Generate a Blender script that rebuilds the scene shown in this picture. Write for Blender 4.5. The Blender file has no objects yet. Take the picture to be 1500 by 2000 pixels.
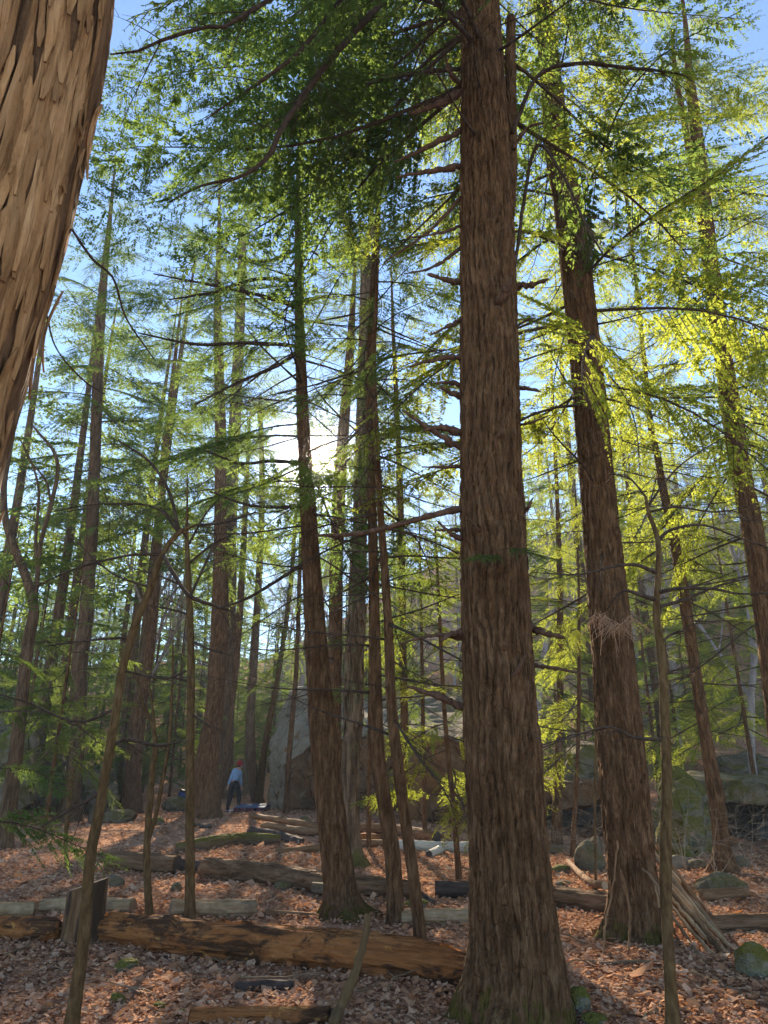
import bpy, bmesh, math, random
import numpy as np
from mathutils import Vector, Matrix

# ------------------------------------------------------------------ camera
scene = bpy.context.scene
COL = scene.collection
F_PX, W_PX, H_PX = 1389.0, 1500.0, 2000.0      # photograph's focal length / size in its pixels
PITCH = math.radians(19.3)
CAM = np.array([0.0, 0.0, 1.6])
cam_d = bpy.data.cameras.new('camera')
cam_d.sensor_fit = 'VERTICAL'; cam_d.sensor_height = 24.0; cam_d.sensor_width = 18.0
cam_d.lens = 24.0 * F_PX / H_PX
cam_d.clip_start = 0.05; cam_d.clip_end = 3000
cam = bpy.data.objects.new('camera', cam_d); COL.objects.link(cam)
cam.location = CAM; cam.rotation_euler = (math.pi/2 + PITCH, 0, 0)
scene.camera = cam

def ray(px, py):
    xc = (px - W_PX/2)/F_PX; yc = -(py - H_PX/2)/F_PX
    cp, sp = math.cos(PITCH), math.sin(PITCH)
    return np.array([xc, cp - yc*sp, sp + yc*cp])

# ------------------------------------------------------------------ sky, sun, exposure
SUN = ray(615, 900); SUN = SUN/np.linalg.norm(SUN)
SUN_EL = math.asin(SUN[2]); SUN_AZ = math.atan2(SUN[0], SUN[1])
world = bpy.data.worlds.new('World'); scene.world = world; world.use_nodes = True
wn = world.node_tree.nodes; wl = world.node_tree.links
sky = wn.new('ShaderNodeTexSky'); sky.sky_type = 'NISHITA'
sky.sun_disc = False
sky.sun_elevation = SUN_EL; sky.sun_rotation = SUN_AZ
sky.altitude = 300; sky.air_density = 1.0; sky.dust_density = 0.0; sky.ozone_density = 3.0
wl.new(sky.outputs['Color'], wn['Background'].inputs['Color'])
wn['Background'].inputs['Strength'].default_value = 0.1
sun_d = bpy.data.lights.new('sun', 'SUN'); sun_d.energy = 5.0; sun_d.angle = math.radians(0.53)
sun_d.color = (1.0, 0.86, 0.66)
sun = bpy.data.objects.new('sun', sun_d); COL.objects.link(sun)
sun.rotation_euler = Vector(SUN).to_track_quat('Z', 'Y').to_euler()
scene.view_settings.view_transform = 'Standard'; scene.view_settings.look = 'None'
scene.view_settings.exposure = 1.72; scene.view_settings.gamma = 1.0
scene.view_settings.use_curve_mapping = False
cy = scene.cycles
cy.use_denoising = True
try:
    cy.denoiser = 'OPENIMAGEDENOISE'; cy.denoising_input_passes = 'RGB_ALBEDO_NORMAL'; cy.denoising_prefilter = 'ACCURATE'
except Exception: pass
cy.max_bounces = 5; cy.diffuse_bounces = 3; cy.glossy_bounces = 2; cy.transmission_bounces = 5
cy.transparent_max_bounces = 4; cy.volume_bounces = 0; cy.volume_step_rate = 4
cy.sample_clamp_indirect = 6.0; cy.sample_clamp_direct = 0
cy.caustics_reflective = False; cy.caustics_refractive = False

# ------------------------------------------------------------------ numbers
rng = np.random.default_rng(7)
R = random.Random(11)

def _hash(ix, iy, iz, seed):
    h = (ix.astype(np.int64)*374761393 + iy.astype(np.int64)*668265263 + iz.astype(np.int64)*2147483647 + seed*974711) & 0xffffffff
    h = ((h ^ (h >> 13))*1274126177) & 0xffffffff
    h = (h ^ (h >> 16)) & 0xffffffff
    h = (h*2246822519) & 0xffffffff
    return ((h >> 8) & 0xffff)/32767.5 - 1.0

def noise(x, y, z, seed=0):
    x = np.asarray(x, float); y = np.asarray(y, float); z = np.asarray(z, float)
    x, y, z = np.broadcast_arrays(x, y, z)
    ix = np.floor(x); iy = np.floor(y); iz = np.floor(z)
    fx, fy, fz = x-ix, y-iy, z-iz
    fx = fx*fx*(3-2*fx); fy = fy*fy*(3-2*fy); fz = fz*fz*(3-2*fz)
    r = 0
    for dx in (0, 1):
        wx = fx if dx else 1-fx
        for dy in (0, 1):
            wy = fy if dy else 1-fy
            for dz in (0, 1):
                wz = fz if dz else 1-fz
                r = r + wx*wy*wz*_hash(ix+dx, iy+dy, iz+dz, seed)
    return r

def fbm(x, y, z, seed=0, o=3):
    r = 0; a = 1.0; f = 1.0
    for k in range(o):
        r = r + a*noise(x*f, y*f, z*f, seed+k*17); a *= .5; f *= 2.03
    return r

def smooth(a, b, x):
    t = np.clip((np.asarray(x, float)-a)/(b-a), 0, 1)
    return t*t*(3-2*t)

def ground_h(x, y):
    x = np.asarray(x, float); y = np.asarray(y, float)
    near = 0.07*noise(x*.35, y*.35, 0*x, 3) + 0.035*noise(x*1.1, y*1.1, 0*x, 5) + 0.012*noise(x*3.7, y*3.7, 0*x, 6)
    side = 0.52 + 0.48*smooth(-22, 14, x)
    hill = 34*side*smooth(27, 125, y + 0.28*np.clip(x, -30, 60))
    bank = 1.5*smooth(5, 13, x)*smooth(14.5, 27, y)                 # the ground rises towards the boulders on the right
    rough = smooth(24, 40, y)*(0.7*noise(x*.16, y*.16, 0*x, 9) + .3*noise(x*.5, y*.5, 0*x, 10))
    return near + hill + bank + rough

def gh(x, y): return float(ground_h(np.array([x]), np.array([y]))[0])

_TS = np.concatenate([np.arange(2, 14, .04), np.arange(14, 40, .1), np.arange(40, 130, .5)])
def ground_px(px, py):
    """the ground point seen at a pixel of the photograph"""
    d = ray(px, py); P = CAM + d*_TS[:, None]
    f = P[:, 2] - ground_h(P[:, 0], P[:, 1]); k = int(np.argmax(f <= 0))
    if f[k] > 0: k = len(f)-1
    k = max(k, 1); t = _TS[k-1] + (_TS[k]-_TS[k-1])*f[k-1]/(f[k-1]-f[k]+1e-9)
    return CAM + d*t

def at(px, py, Y):
    """point at a pixel, Y metres ahead; and the size of a pixel there"""
    d = ray(px, py); t = Y/d[1]
    return CAM + d*t, t/F_PX

# ------------------------------------------------------------------ mesh helpers
def new_mesh(name, V, faces, mats=(), midx=None, smooth_sh=True):
    """faces: list of int arrays (k,3) or (k,4)"""
    V = np.asarray(V, np.float32)
    me = bpy.data.meshes.new(name)
    faces = [np.asarray(f, np.int32) for f in faces if len(f)]
    loops = np.concatenate([f.ravel() for f in faces])
    tot = np.concatenate([np.full(len(f), f.shape[1], np.int32) for f in faces])
    start = np.concatenate([[0], np.cumsum(tot)[:-1]]).astype(np.int32)
    me.vertices.add(len(V)); me.vertices.foreach_set('co', V.ravel())
    me.loops.add(len(loops)); me.loops.foreach_set('vertex_index', loops)
    me.polygons.add(len(tot)); me.polygons.foreach_set('loop_start', start); me.polygons.foreach_set('loop_total', tot)
    me.polygons.foreach_set('use_smooth', np.full(len(tot), smooth_sh, bool))
    for m in mats: me.materials.append(m)
    if midx is not None: me.polygons.foreach_set('material_index', np.asarray(midx, np.int32))
    me.update(calc_edges=True); me.validate()
    return me

class MB:
    """collects tubes and faces for ONE mesh"""
    def __init__(s): s.V = []; s.Q = []; s.T = []; s.n = 0
    def add(s, V, Q=None, T=None):
        V = np.asarray(V, float)
        if Q is not None and len(Q): s.Q.append(np.asarray(Q)+s.n)
        if T is not None and len(T): s.T.append(np.asarray(T)+s.n)
        s.V.append(V); s.n += len(V)
    def tube(s, P, r, ns=5, cap=True):
        V, Q, T = sweep(P, r, ns, cap=cap); s.add(V, Q, T)
    def mesh(s, name, mats=(), smooth_sh=True):
        V = np.concatenate(s.V)
        f = []
        if s.Q: f.append(np.concatenate(s.Q))
        if s.T: f.append(np.concatenate(s.T))
        return new_mesh(name, V, f, mats, None, smooth_sh)

def frames(P):
    P = np.asarray(P, float); n = len(P)
    T = np.gradient(P, axis=0); T /= np.linalg.norm(T, axis=1)[:, None]+1e-9
    N = np.zeros_like(P); B = np.zeros_like(P)
    a = np.array([1., 0, 0]) if abs(T[0, 0]) < .8 else np.array([0, 1., 0])
    v = a - T[0]*a.dot(T[0]); v /= np.linalg.norm(v)
    for i in range(n):
        v = v - T[i]*v.dot(T[i]); v /= np.linalg.norm(v)+1e-9
        N[i] = v; B[i] = np.cross(T[i], v)
    return T, N, B

def sweep(P, r, ns, cap=True, rad=None):
    """tube along P; rad = optional (n, ns) radius field in place of r"""
    P = np.asarray(P, float); n = len(P)
    T, N, B = frames(P)
    th = np.arange(ns)*2*math.pi/ns
    rr = np.asarray(r, float)*np.ones(n)
    rr = rad if rad is not None else np.repeat(rr[:, None], ns, 1)
    V = P[:, None, :] + rr[:, :, None]*(np.cos(th)[None, :, None]*N[:, None, :] + np.sin(th)[None, :, None]*B[:, None, :])
    V = V.reshape(-1, 3)
    i = np.arange(n-1)[:, None]*ns; j = np.arange(ns)[None, :]; k = (j+1) % ns
    Q = np.stack([i+j, i+k, i+ns+k, i+ns+j], -1).reshape(-1, 4)
    Tt = np.zeros((0, 3), int)
    if cap:
        c0 = len(V); V = np.concatenate([V, P[:1], P[-1:]])
        j = np.arange(ns); k = (j+1) % ns
        Tt = np.concatenate([np.stack([k, j, np.full(ns, c0)], -1), np.stack([(n-1)*ns+j, (n-1)*ns+k, np.full(ns, c0+1)], -1)])
    return V, Q, Tt

def catmull(P, n):
    """P (m,k) control points -> n samples, evenly by control-length"""
    P = np.asarray(P, float); m = len(P)
    if m == 2: P = np.array([P[0], (P[0]+P[1])/2, P[1]]); m = 3
    d = np.concatenate([[0], np.cumsum(np.linalg.norm(np.diff(P[:, :3], axis=0), axis=1))])
    u = np.linspace(0, d[-1], n)
    E = np.concatenate([[2*P[0]-P[1]], P, [2*P[-1]-P[-2]]])
    k = np.clip(np.searchsorted(d, u, side='right')-1, 0, m-2)
    t = ((u-d[k])/(d[k+1]-d[k]+1e-9))[:, None]
    p0, p1, p2, p3 = E[k], E[k+1], E[k+2], E[k+3]
    return .5*((2*p1) + (-p0+p2)*t + (2*p0-5*p1+4*p2-p3)*t*t + (-p0+3*p1-3*p2+p3)*t**3)

def link(name, me, parent=None, loc=(0, 0, 0), rot=None, scale=None):
    o = bpy.data.objects.new(name, me); COL.objects.link(o)
    if parent is not None: o.parent = parent
    o.location = loc
    if rot is not None: o.rotation_euler = rot
    if scale is not None: o.scale = (scale, scale, scale) if np.isscalar(scale) else scale
    return o
def tag(o, label, cat, group=None, kind=None):
    if label: o['label'] = label
    if cat: o['category'] = cat
    if group: o['group'] = group
    if kind: o['kind'] = kind
    return o
def thing(name, loc, label, cat, group=None):
    o = bpy.data.objects.new(name, None); COL.objects.link(o); o.location = loc
    o.empty_display_size = .2
    return tag(o, label, cat, group)

# ------------------------------------------------------------------ materials
class NT:
    def __init__(s, name):
        s.m = bpy.data.materials.new(name); s.m.use_nodes = True
        s.t = s.m.node_tree; s.n = s.t.nodes; s.n.clear()
        s.out = s.n.new('ShaderNodeOutputMaterial')
    def node(s, typ, **kw):
        nd = s.n.new(typ)
        for k, v in kw.items():
            if k.startswith('i_'):
                key = k[2:].replace('_', ' ')
                s.set(nd.inputs[key], v)
            elif k.startswith('n_'): s.set(nd.inputs[int(k[2:])], v)
            else: setattr(nd, k, v)
        return nd
    def set(s, inp, v):
        if isinstance(v, bpy.types.NodeSocket): s.t.links.new(v, inp)
        elif isinstance(v, tuple) and inp.type == 'RGBA' and len(v) == 3: inp.default_value = (*v, 1)
        else: inp.default_value = v
    def mapping(s, scale=(1, 1, 1), coord='Object'):
        tc = s.node('ShaderNodeTexCoord')
        return s.node('ShaderNodeMapping', i_Vector=tc.outputs[coord], i_Scale=scale).outputs[0]
    def noise(s, vec, scale, detail=4, rough=.6, dist=0):
        return s.node('ShaderNodeTexNoise', i_Vector=vec, i_Scale=scale, i_Detail=detail, i_Roughness=rough, i_Distortion=dist).outputs[0]
    def ramp(s, fac, stops, interp='LINEAR'):
        r = s.node('ShaderNodeValToRGB', i_Fac=fac); cr = r.color_ramp; cr.interpolation = interp
        while len(cr.elements) < len(stops): cr.elements.new(.5)
        for e, (p, c) in zip(cr.elements, stops):
            e.position = p; e.color = (*c, 1) if isinstance(c, tuple) else (c, c, c, 1)
        return r.outputs[0]
    def mix(s, fac, a, b, mode='MIX'):
        m = s.node('ShaderNodeMix', data_type='RGBA', blend_type=mode)
        s.set(m.inputs[0], fac); s.set(m.inputs[6], a); s.set(m.inputs[7], b)
        return m.outputs[2]
    def math(s, op, a, b=0.0):
        m = s.node('ShaderNodeMath', operation=op); s.set(m.inputs[0], a); s.set(m.inputs[1], b); return m.outputs[0]
    def bump(s, h, strength=.5, dist=.02):
        return s.node('ShaderNodeBump', i_Height=h, i_Strength=strength, i_Distance=dist).outputs[0]
    def finish(s, col, rough=.85, normal=None, spec=.25):
        b = s.node('ShaderNodeBsdfPrincipled', i_Base_Color=col, i_Roughness=rough)
        b.inputs['Specular IOR Level'].default_value = spec
        if normal is not None: s.set(b.inputs['Normal'], normal)
        s.t.links.new(b.outputs[0], s.out.inputs[0]); s.b = b
        return s.m

def mat_bark(name, dark, mid, light, sc=14, stretch=.22, bump=.8, dist=.02, lichen=None, lich_amt=.62, moss_h=None, vary=0.0):
    t = NT(name)
    v = t.mapping((1, 1, stretch))
    n1 = t.noise(v, sc, 5, .65, .4)
    vo = t.node('ShaderNodeTexVoronoi', feature='DISTANCE_TO_EDGE', i_Vector=v, i_Scale=sc*1.3).outputs[0]
    v2 = t.mapping((1, 1, .5))
    n2 = t.noise(v2, 2.3, 3)
    n3 = t.noise(v2, sc*5, 3)
    c = t.ramp(n1, [(.34, dark), (.5, mid), (.66, light)])
    c = t.mix(t.ramp(n2, [(.4, 0.0), (.7, .35)]), c, t.mix(.5, c, light))
    c = t.mix(t.ramp(n3, [(.4, 0.0), (.75, .35)]), c, light)
    if lichen:
        nl = t.noise(t.mapping((1, 1, .6)), 3.1, 5, .7)
        c = t.mix(t.ramp(nl, [(lich_amt, 0.0), (lich_amt+.12, .7)]), c, lichen)
    if moss_h:                                         # moss creeping up the foot of the trunk
        tc = t.node('ShaderNodeTexCoord'); sep = t.node('ShaderNodeSeparateXYZ', i_Vector=tc.outputs['Object'])
        hgt = t.math('SUBTRACT', 1.0, t.math('DIVIDE', sep.outputs[2], moss_h))
        nm = t.noise(t.mapping((1, 1, .7)), 7, 4)
        f = t.ramp(t.math('ADD', t.math('MULTIPLY', hgt, .55), nm), [(.92, 0.0), (1.1, .75)])
        c = t.mix(f, c, (.11, .092, .018))
    if vary:
        oi = t.node('ShaderNodeObjectInfo'); c = t.mix(t.math('MULTIPLY', oi.outputs['Random'], vary), c, t.mix(.25, dark, (.02, .015, .01)))
    h = t.math('ADD', t.math('MULTIPLY', vo, 1.2), t.math('MULTIPLY', n1, .8))
    return t.finish(c, .9, t.bump(h, bump, dist), .04)

M = {}
M['hemlock'] = mat_bark('hemlock_bark', (.056, .028, .013), (.138, .072, .034), (.255, .145, .075), 20, .2, 1.0, .07)
M['hemlock_moss'] = mat_bark('hemlock_bark_mossy_foot', (.056, .028, .013), (.138, .072, .034), (.255, .145, .075), 20, .2, 1.0, .07, moss_h=.5)
M['hemlock_grey'] = mat_bark('grey_hemlock_bark', (.05, .029, .016), (.115, .07, .038), (.19, .125, .074), 13, .2, 1.0, .05, lichen=(.14, .135, .085))
M['sapling'] = mat_bark('sapling_bark', (.05, .028, .012), (.11, .065, .028), (.18, .115, .053), 30, .3, .8, .01, lichen=(.13, .12, .06), lich_amt=.56)
M['shag'] = mat_bark('shaggy_bark', (.2, .092, .034), (.43, .22, .09), (.6, .345, .165), 15, .1, 1.0, .05, lichen=(.36, .31, .14), lich_amt=.62, vary=.75)
M['shag_core'] = mat_bark('shaggy_inner_bark', (.05, .025, .012), (.15, .078, .038), (.28, .155, .08), 15, .08, 1.0, .04)
M['shag_far'] = mat_bark('mossy_shaggy_bark', (.035, .022, .013), (.13, .085, .052), (.26, .18, .115), 14, .12, 1.0, .04, lichen=(.16, .17, .08), lich_amt=.55, moss_h=.9)
M['twig'] = mat_bark('twig_bark', (.035, .024, .018), (.065, .045, .033), (.11, .08, .06), 25, .5, .3, .004)
M['dead_twig'] = mat_bark('dead_branch_bark', (.05, .028, .018), (.10, .057, .038), (.18, .105, .07), 25, .5, .4, .005)
M['grey_twig'] = mat_bark('grey_twig_bark', (.2, .16, .145), (.3, .25, .23), (.4, .35, .33), 8, .4, .2, .004)

def mat_foliage(name, stops, trans=.55, tcol=(.33, .41, .075)):
    t = NT(name)
    g = t.node('ShaderNodeNewGeometry'); oi = t.node('ShaderNodeObjectInfo')
    f = t.math('ADD', t.math('MULTIPLY', g.outputs['Random Per Island'], .65), t.math('MULTIPLY', oi.outputs['Random'], .35))
    c = t.ramp(f, stops)
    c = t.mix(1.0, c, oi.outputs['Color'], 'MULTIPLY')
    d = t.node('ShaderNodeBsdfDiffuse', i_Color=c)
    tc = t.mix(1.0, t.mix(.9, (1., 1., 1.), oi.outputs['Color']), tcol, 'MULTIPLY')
    tr = t.node('ShaderNodeBsdfTranslucent', i_Color=tc)
    m1 = t.node('ShaderNodeMixShader', n_0=trans, n_1=d.outputs[0], n_2=tr.outputs[0])
    t.t.links.new(m1.outputs[0], t.out.inputs[0])
    return t.m
M['needles'] = mat_foliage('hemlock_needles', [(.0, (.042, .06, .022)), (.5, (.066, .084, .025)), (.85, (.10, .105, .027)), (1., (.14, .10, .03))])
# ------------------------------------------------------------------ ground
def mat_ground():
    t = NT('forest_floor')
    v = t.mapping((1, 1, 1))
    big = t.noise(v, .9, 4); mid = t.noise(v, 7, 5, .7); fine = t.noise(v, 34, 4, .7)
    vo = t.node('ShaderNodeTexVoronoi', feature='F1', i_Vector=v, i_Scale=17., i_Randomness=1.0)
    c = t.ramp(mid, [(.3, (.22, .11, .062)), (.5, (.38, .215, .135)), (.7, (.5, .31, .21))])
    c = t.mix(t.ramp(vo.outputs['Color'], [(.2, 0.0), (.8, .7)]), c, (.55, .32, .2))
    c = t.mix(t.ramp(big, [(.45, 0.0), (.68, .6)]), c, (.38, .175, .09))     # rusty needle duff
    c = t.mix(t.ramp(fine, [(.35, .6), (.5, 0.0)]), c, (.06, .036, .025))
    h = t.math('ADD', t.math('MULTIPLY', fine, .5), t.math('ADD', t.math('MULTIPLY', vo.outputs['Distance'], .8), mid))
    return t.finish(c, .95, t.bump(h, .9, .03), .0)
M['ground'] = mat_ground()

def axis(segs):
    out = []
    for a, b, st in segs: out += list(np.arange(a, b, st))
    return np.array(out + [segs[-1][1]])
gx = axis([(-240, -60, 10), (-60, -20, 2.0), (-20, -8, .5), (-8, 8, .14), (8, 20, .5), (20, 60, 2.0), (60, 240, 10)])
gy = axis([(-40, 0, 4), (0, 4, 1), (4, 14, .12), (14, 30, .3), (30, 60, 1), (60, 180, 4), (180, 240, 10)])
GX, GY = np.meshgrid(gx, gy)
GZ = ground_h(GX, GY)
nx, ny = len(gx), len(gy)
i = np.arange(ny-1)[:, None]*nx; j = np.arange(nx-1)[None, :]
Q = np.stack([i+j, i+j+1, i+nx+j+1, i+nx+j], -1).reshape(-1, 4)
tag(link('ground', new_mesh('ground', np.stack([GX, GY, GZ], -1).reshape(-1, 3), [Q], [M['ground']])), None, None, kind='structure')

# ------------------------------------------------------------------ branch library (hemlock sprays and dead boughs)
def rot_to(P, o, dirv, up=(0, 0, 1)):
    return P

def live_branch(seed, L=3.0, gap=.05, leaf=.075, bare=.18, droop=.16, width=.34):
    r = np.random.default_rng(seed)
    wood = MB(); LV = []; 
    n = 9; t = np.linspace(0, 1, n)
    wy = .11*L*np.sin(t*r.uniform(2.5, 4.5)+r.uniform(0, 6))*t
    wz = .06*L*np.sin(t*2.2)*(1-t) - droop*L*t**1.7 + .02*L*np.sin(t*7+r.uniform(0, 6))*t
    ax = np.stack([t*L, wy, wz], -1)
    wood.tube(ax, np.linspace(.0065*L, .0018, n), 5, cap=False)
    def axat(u):
        return np.array([np.interp(u, t, ax[:, k]) for k in range(3)])
    def twigs(P, l, dirv, n_, half_taper=True):
        """leaf-like needle sprays on both sides of the polyline P (m,3)"""
        m = max(3, int(l/.0175))
        u = np.linspace(.06, 1, m)
        mm = len(P); s = np.linspace(0, 1, mm)
        C = np.stack([np.interp(u, s, P[:, k]) for k in range(3)], -1)
        T = np.gradient(C, axis=0); T /= np.linalg.norm(T, axis=1)[:, None]+1e-9
        side = np.cross(np.array([0, 0, 1.]), T); side /= np.linalg.norm(side, axis=1)[:, None]+1e-9
        for sg in (-1, 1):
            keep = r.random(m) < .62 + .3*np.sin(u*r.uniform(6, 14)+r.uniform(0, 6))
            a = np.radians(r.uniform(38, 68, m))
            ll = leaf*r.uniform(.7, 1.35, m)*(1-.55*u**2)*(.75+.5*min(1, l/.5))
            d = T*np.cos(a)[:, None] + sg*side*np.sin(a)[:, None]
            d[:, 2] += r.uniform(-.55, .3, m); d /= np.linalg.norm(d, axis=1)[:, None]
            w = np.cross(d, np.array([0, 0, 1.])); w /= np.linalg.norm(w, axis=1)[:, None]+1e-9
            w[:, 2] += r.uniform(-.9, .9, m)
            hw = (ll*r.uniform(.17, .27, m))[:, None]
            b = C; mid = C + d*(ll*.45)[:, None]; tip = C + d*ll[:, None]; tip[:, 2] -= ll*.12
            q = np.stack([b, mid-w*hw, tip, mid+w*hw], 1)[keep]
            LV.append(q)
    u = bare*.45; k = 0
    while u < .99:
        sg = 1 if k % 2 else -1; k += 1
        prof = min(1, (u-.02)*4.5)*(1-u)**.62
        l = L*width*prof*r.uniform(.3, 1.25)
        if l > .07 and r.random() < .82:
            a = math.radians(r.uniform(48, 66) - 14*u)
            p0 = axat(u); T = axat(min(1, u+.03))-axat(max(0, u-.03)); T /= np.linalg.norm(T)
            S = np.cross([0, 0, 1.], T); S /= np.linalg.norm(S)
            d = T*math.cos(a)+S*sg*math.sin(a); d[2] += r.uniform(-.18, .10)
            s = np.linspace(0, 1, 5)[:, None]
            P = p0 + d*l*s + T*l*.12*s**2; P[:, 2] -= l*.16*s[:, 0]**2
            wood.tube(P[[0, 2, 4]], np.array([.0022*L*.6+.001, .0022, .0012]), 3, cap=False)
            if u > bare or r.random() < .25:
                twigs(P, l, d, 0)
                # secondary shoots
                q = .25
                while q < .9 and l > .28:
                    sg2 = r.choice([-1, 1]); l2 = l*.42*(1-q)*r.uniform(.6, 1.2)
                    if l2 > .06:
                        b0 = np.array([np.interp(q, s[:, 0], P[:, kk]) for kk in range(3)])
                        a2 = math.radians(r.uniform(40, 58))
                        S2 = np.cross([0, 0, 1.], d); S2 /= np.linalg.norm(S2)+1e-9
                        d2 = d*math.cos(a2)+S2*sg2*math.sin(a2); d2[2] += r.uniform(-.25, .1)
                        twigs(b0 + d2*l2*np.linspace(0, 1, 3)[:, None], l2, d2, 0)
                    q += r.uniform(.09, .16)
        u += gap/L*r.uniform(.7, 1.5)
    Lq = np.concatenate(LV); V = Lq.reshape(-1, 3)
    F = np.arange(len(V)).reshape(-1, 4)
    return wood.mesh('hemlock_branch', [M['twig']]), new_mesh('hemlock_foliage', V, [F], [M['needles']], None, False), Lq, wood

def dead_branch(seed, L=2.0, droop=.1, nsub=16, mat='twig'):
    r = np.random.default_rng(seed); b = MB()
    n = 10; t = np.linspace(0, 1, n)
    ax = np.stack([t*L, .05*L*np.sin(t*4+r.uniform(0, 6))*t, -droop*L*t**1.4 + .03*L*np.sin(t*6+r.uniform(0, 6))*t], -1)
    b.tube(ax, np.linspace(.0075*L, .0015, n)*(1+.15*r.standard_normal(n)), 5)
    for k in range(nsub):
        u = r.uniform(.15, .97); p0 = np.array([np.interp(u, t, ax[:, c]) for c in range(3)])
        l = L*.4*(1-u*.7)*r.uniform(.35, 1.1); a = r.uniform(.5, 1.1)*r.choice([-1, 1])
        d = np.array([math.cos(a), math.sin(a), r.uniform(-.35, .2)])
        s = np.linspace(0, 1, 5)[:, None]
        P = p0 + d*l*s + np.stack([0*s[:, 0], .1*l*np.sin(s[:, 0]*4+r.uniform(0, 6)), -.18*l*s[:, 0]**2], -1)
        b.tube(P, np.linspace(.0028*L*.6, .0012, 5), 3, cap=False)
        for q in range(r.integers(1, 4)):
            uu = r.uniform(.25, .9); p1 = np.array([np.interp(uu, s[:, 0], P[:, c]) for c in range(3)])
            a2 = a + r.uniform(.4, .9)*r.choice([-1, 1]); l2 = l*r.uniform(.2, .5)
            P2 = p1 + np.array([math.cos(a2), math.sin(a2), r.uniform(-.4, .2)])*l2*np.linspace(0, 1, 3)[:, None]
            b.tube(P2, np.array([.0016, .0013, .001]), 3, cap=False)
    return b.mesh('dead_branch', [M[mat]])

LIVE = [live_branch(100+k, 3.0, .038, .047, bare=[.12, .2, .3, .16][k % 4], droop=[.1, .18, .24][k % 3], width=[.34, .42, .48][k % 3]) for k in range(12)]
DEAD = [dead_branch(200+k, 2.0, [.02, .12, .22, -.06][k % 4], [14, 22, 30][k % 3]) for k in range(8)]
LIGHT_TINT = {'dark': (.66, .78, .82, 1), 'mid': (.95, 1, .95, 1), 'backlit': (1.65, 1.45, .9, 1)}  # foliage colours with light put in: darkened as in shade, brightened as backlit

def put_live(root, loc, az, tilt, roll, s, tint=(1, 1, 1, 1), k=None):
    w, f, _, _ = LIVE[R.randrange(len(LIVE)) if k is None else k]
    b = link('branch', w, root, loc, (roll, -tilt, az), s)
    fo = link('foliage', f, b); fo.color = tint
    return b
def put_dead(root, loc, az, tilt, roll, s):
    return link('branch', DEAD[R.randrange(len(DEAD))], root, loc, (roll, -tilt, az), s)

# ------------------------------------------------------------------ trunks
def bark_radius(kind, s, th, r0, seed, flare=.0, fl_h=.5, lobes=5):
    """(n,ns) radius field: furrows, plates and a root flare as real relief"""
    S, TH = np.meshgrid(s, th, indexing='ij')
    r = np.repeat(r0[:, None], len(th), 1)
    cx, cyy = np.cos(TH)*r, np.sin(TH)*r
    lump = .05*noise(cx*3/.3, cyy*3/.3, S*.9, seed) + .03*noise(cx*12, cyy*12, S*3.1, seed+1)
    if kind == 'furrow':
        R0 = float(np.median(r0)); k = max(6, round(2*math.pi*R0/.046))       # interlacing ridges about 6 cm apart
        ux, uy = np.cos(TH)*R0, np.sin(TH)*R0
        warp = 2.0*noise(ux*4.5, uy*4.5, S*1.9, seed+2) + 1.3*noise(ux*11, uy*11, S*4.6, seed+3) + .5*noise(ux*25, uy*25, S*11, seed+4)
        ridge = np.abs(np.sin(k*TH/2*1.0 + warp*1.15))
        ridge = np.clip(ridge*1.9, 0, 1)**.8
        plate = noise(ux*20, uy*20, S*7, seed+5); crack = np.clip(1-np.abs(noise(ux*16, uy*16, S*19, seed+6))*4.5, 0, 1)
        d = np.minimum(.034, r*.13)*(ridge - .62 - .35*crack*ridge + .2*plate) + .003*noise(ux*60, uy*60, S*22, seed+7)
    elif kind == 'fine':
        a = noise(cx*40, cyy*40, S*8, seed+4); d = np.abs(a)*.006 - .003
    else:
        d = .002*noise(cx*60, cyy*60, S*14, seed+4)
    fl = flare*np.exp(-S/fl_h)*(1 + .55*np.cos(lobes*TH + seed) + .3*np.cos((lobes-2)*TH + 2*seed)) if flare else 0
    return r*(1+lump+fl) + d

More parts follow.
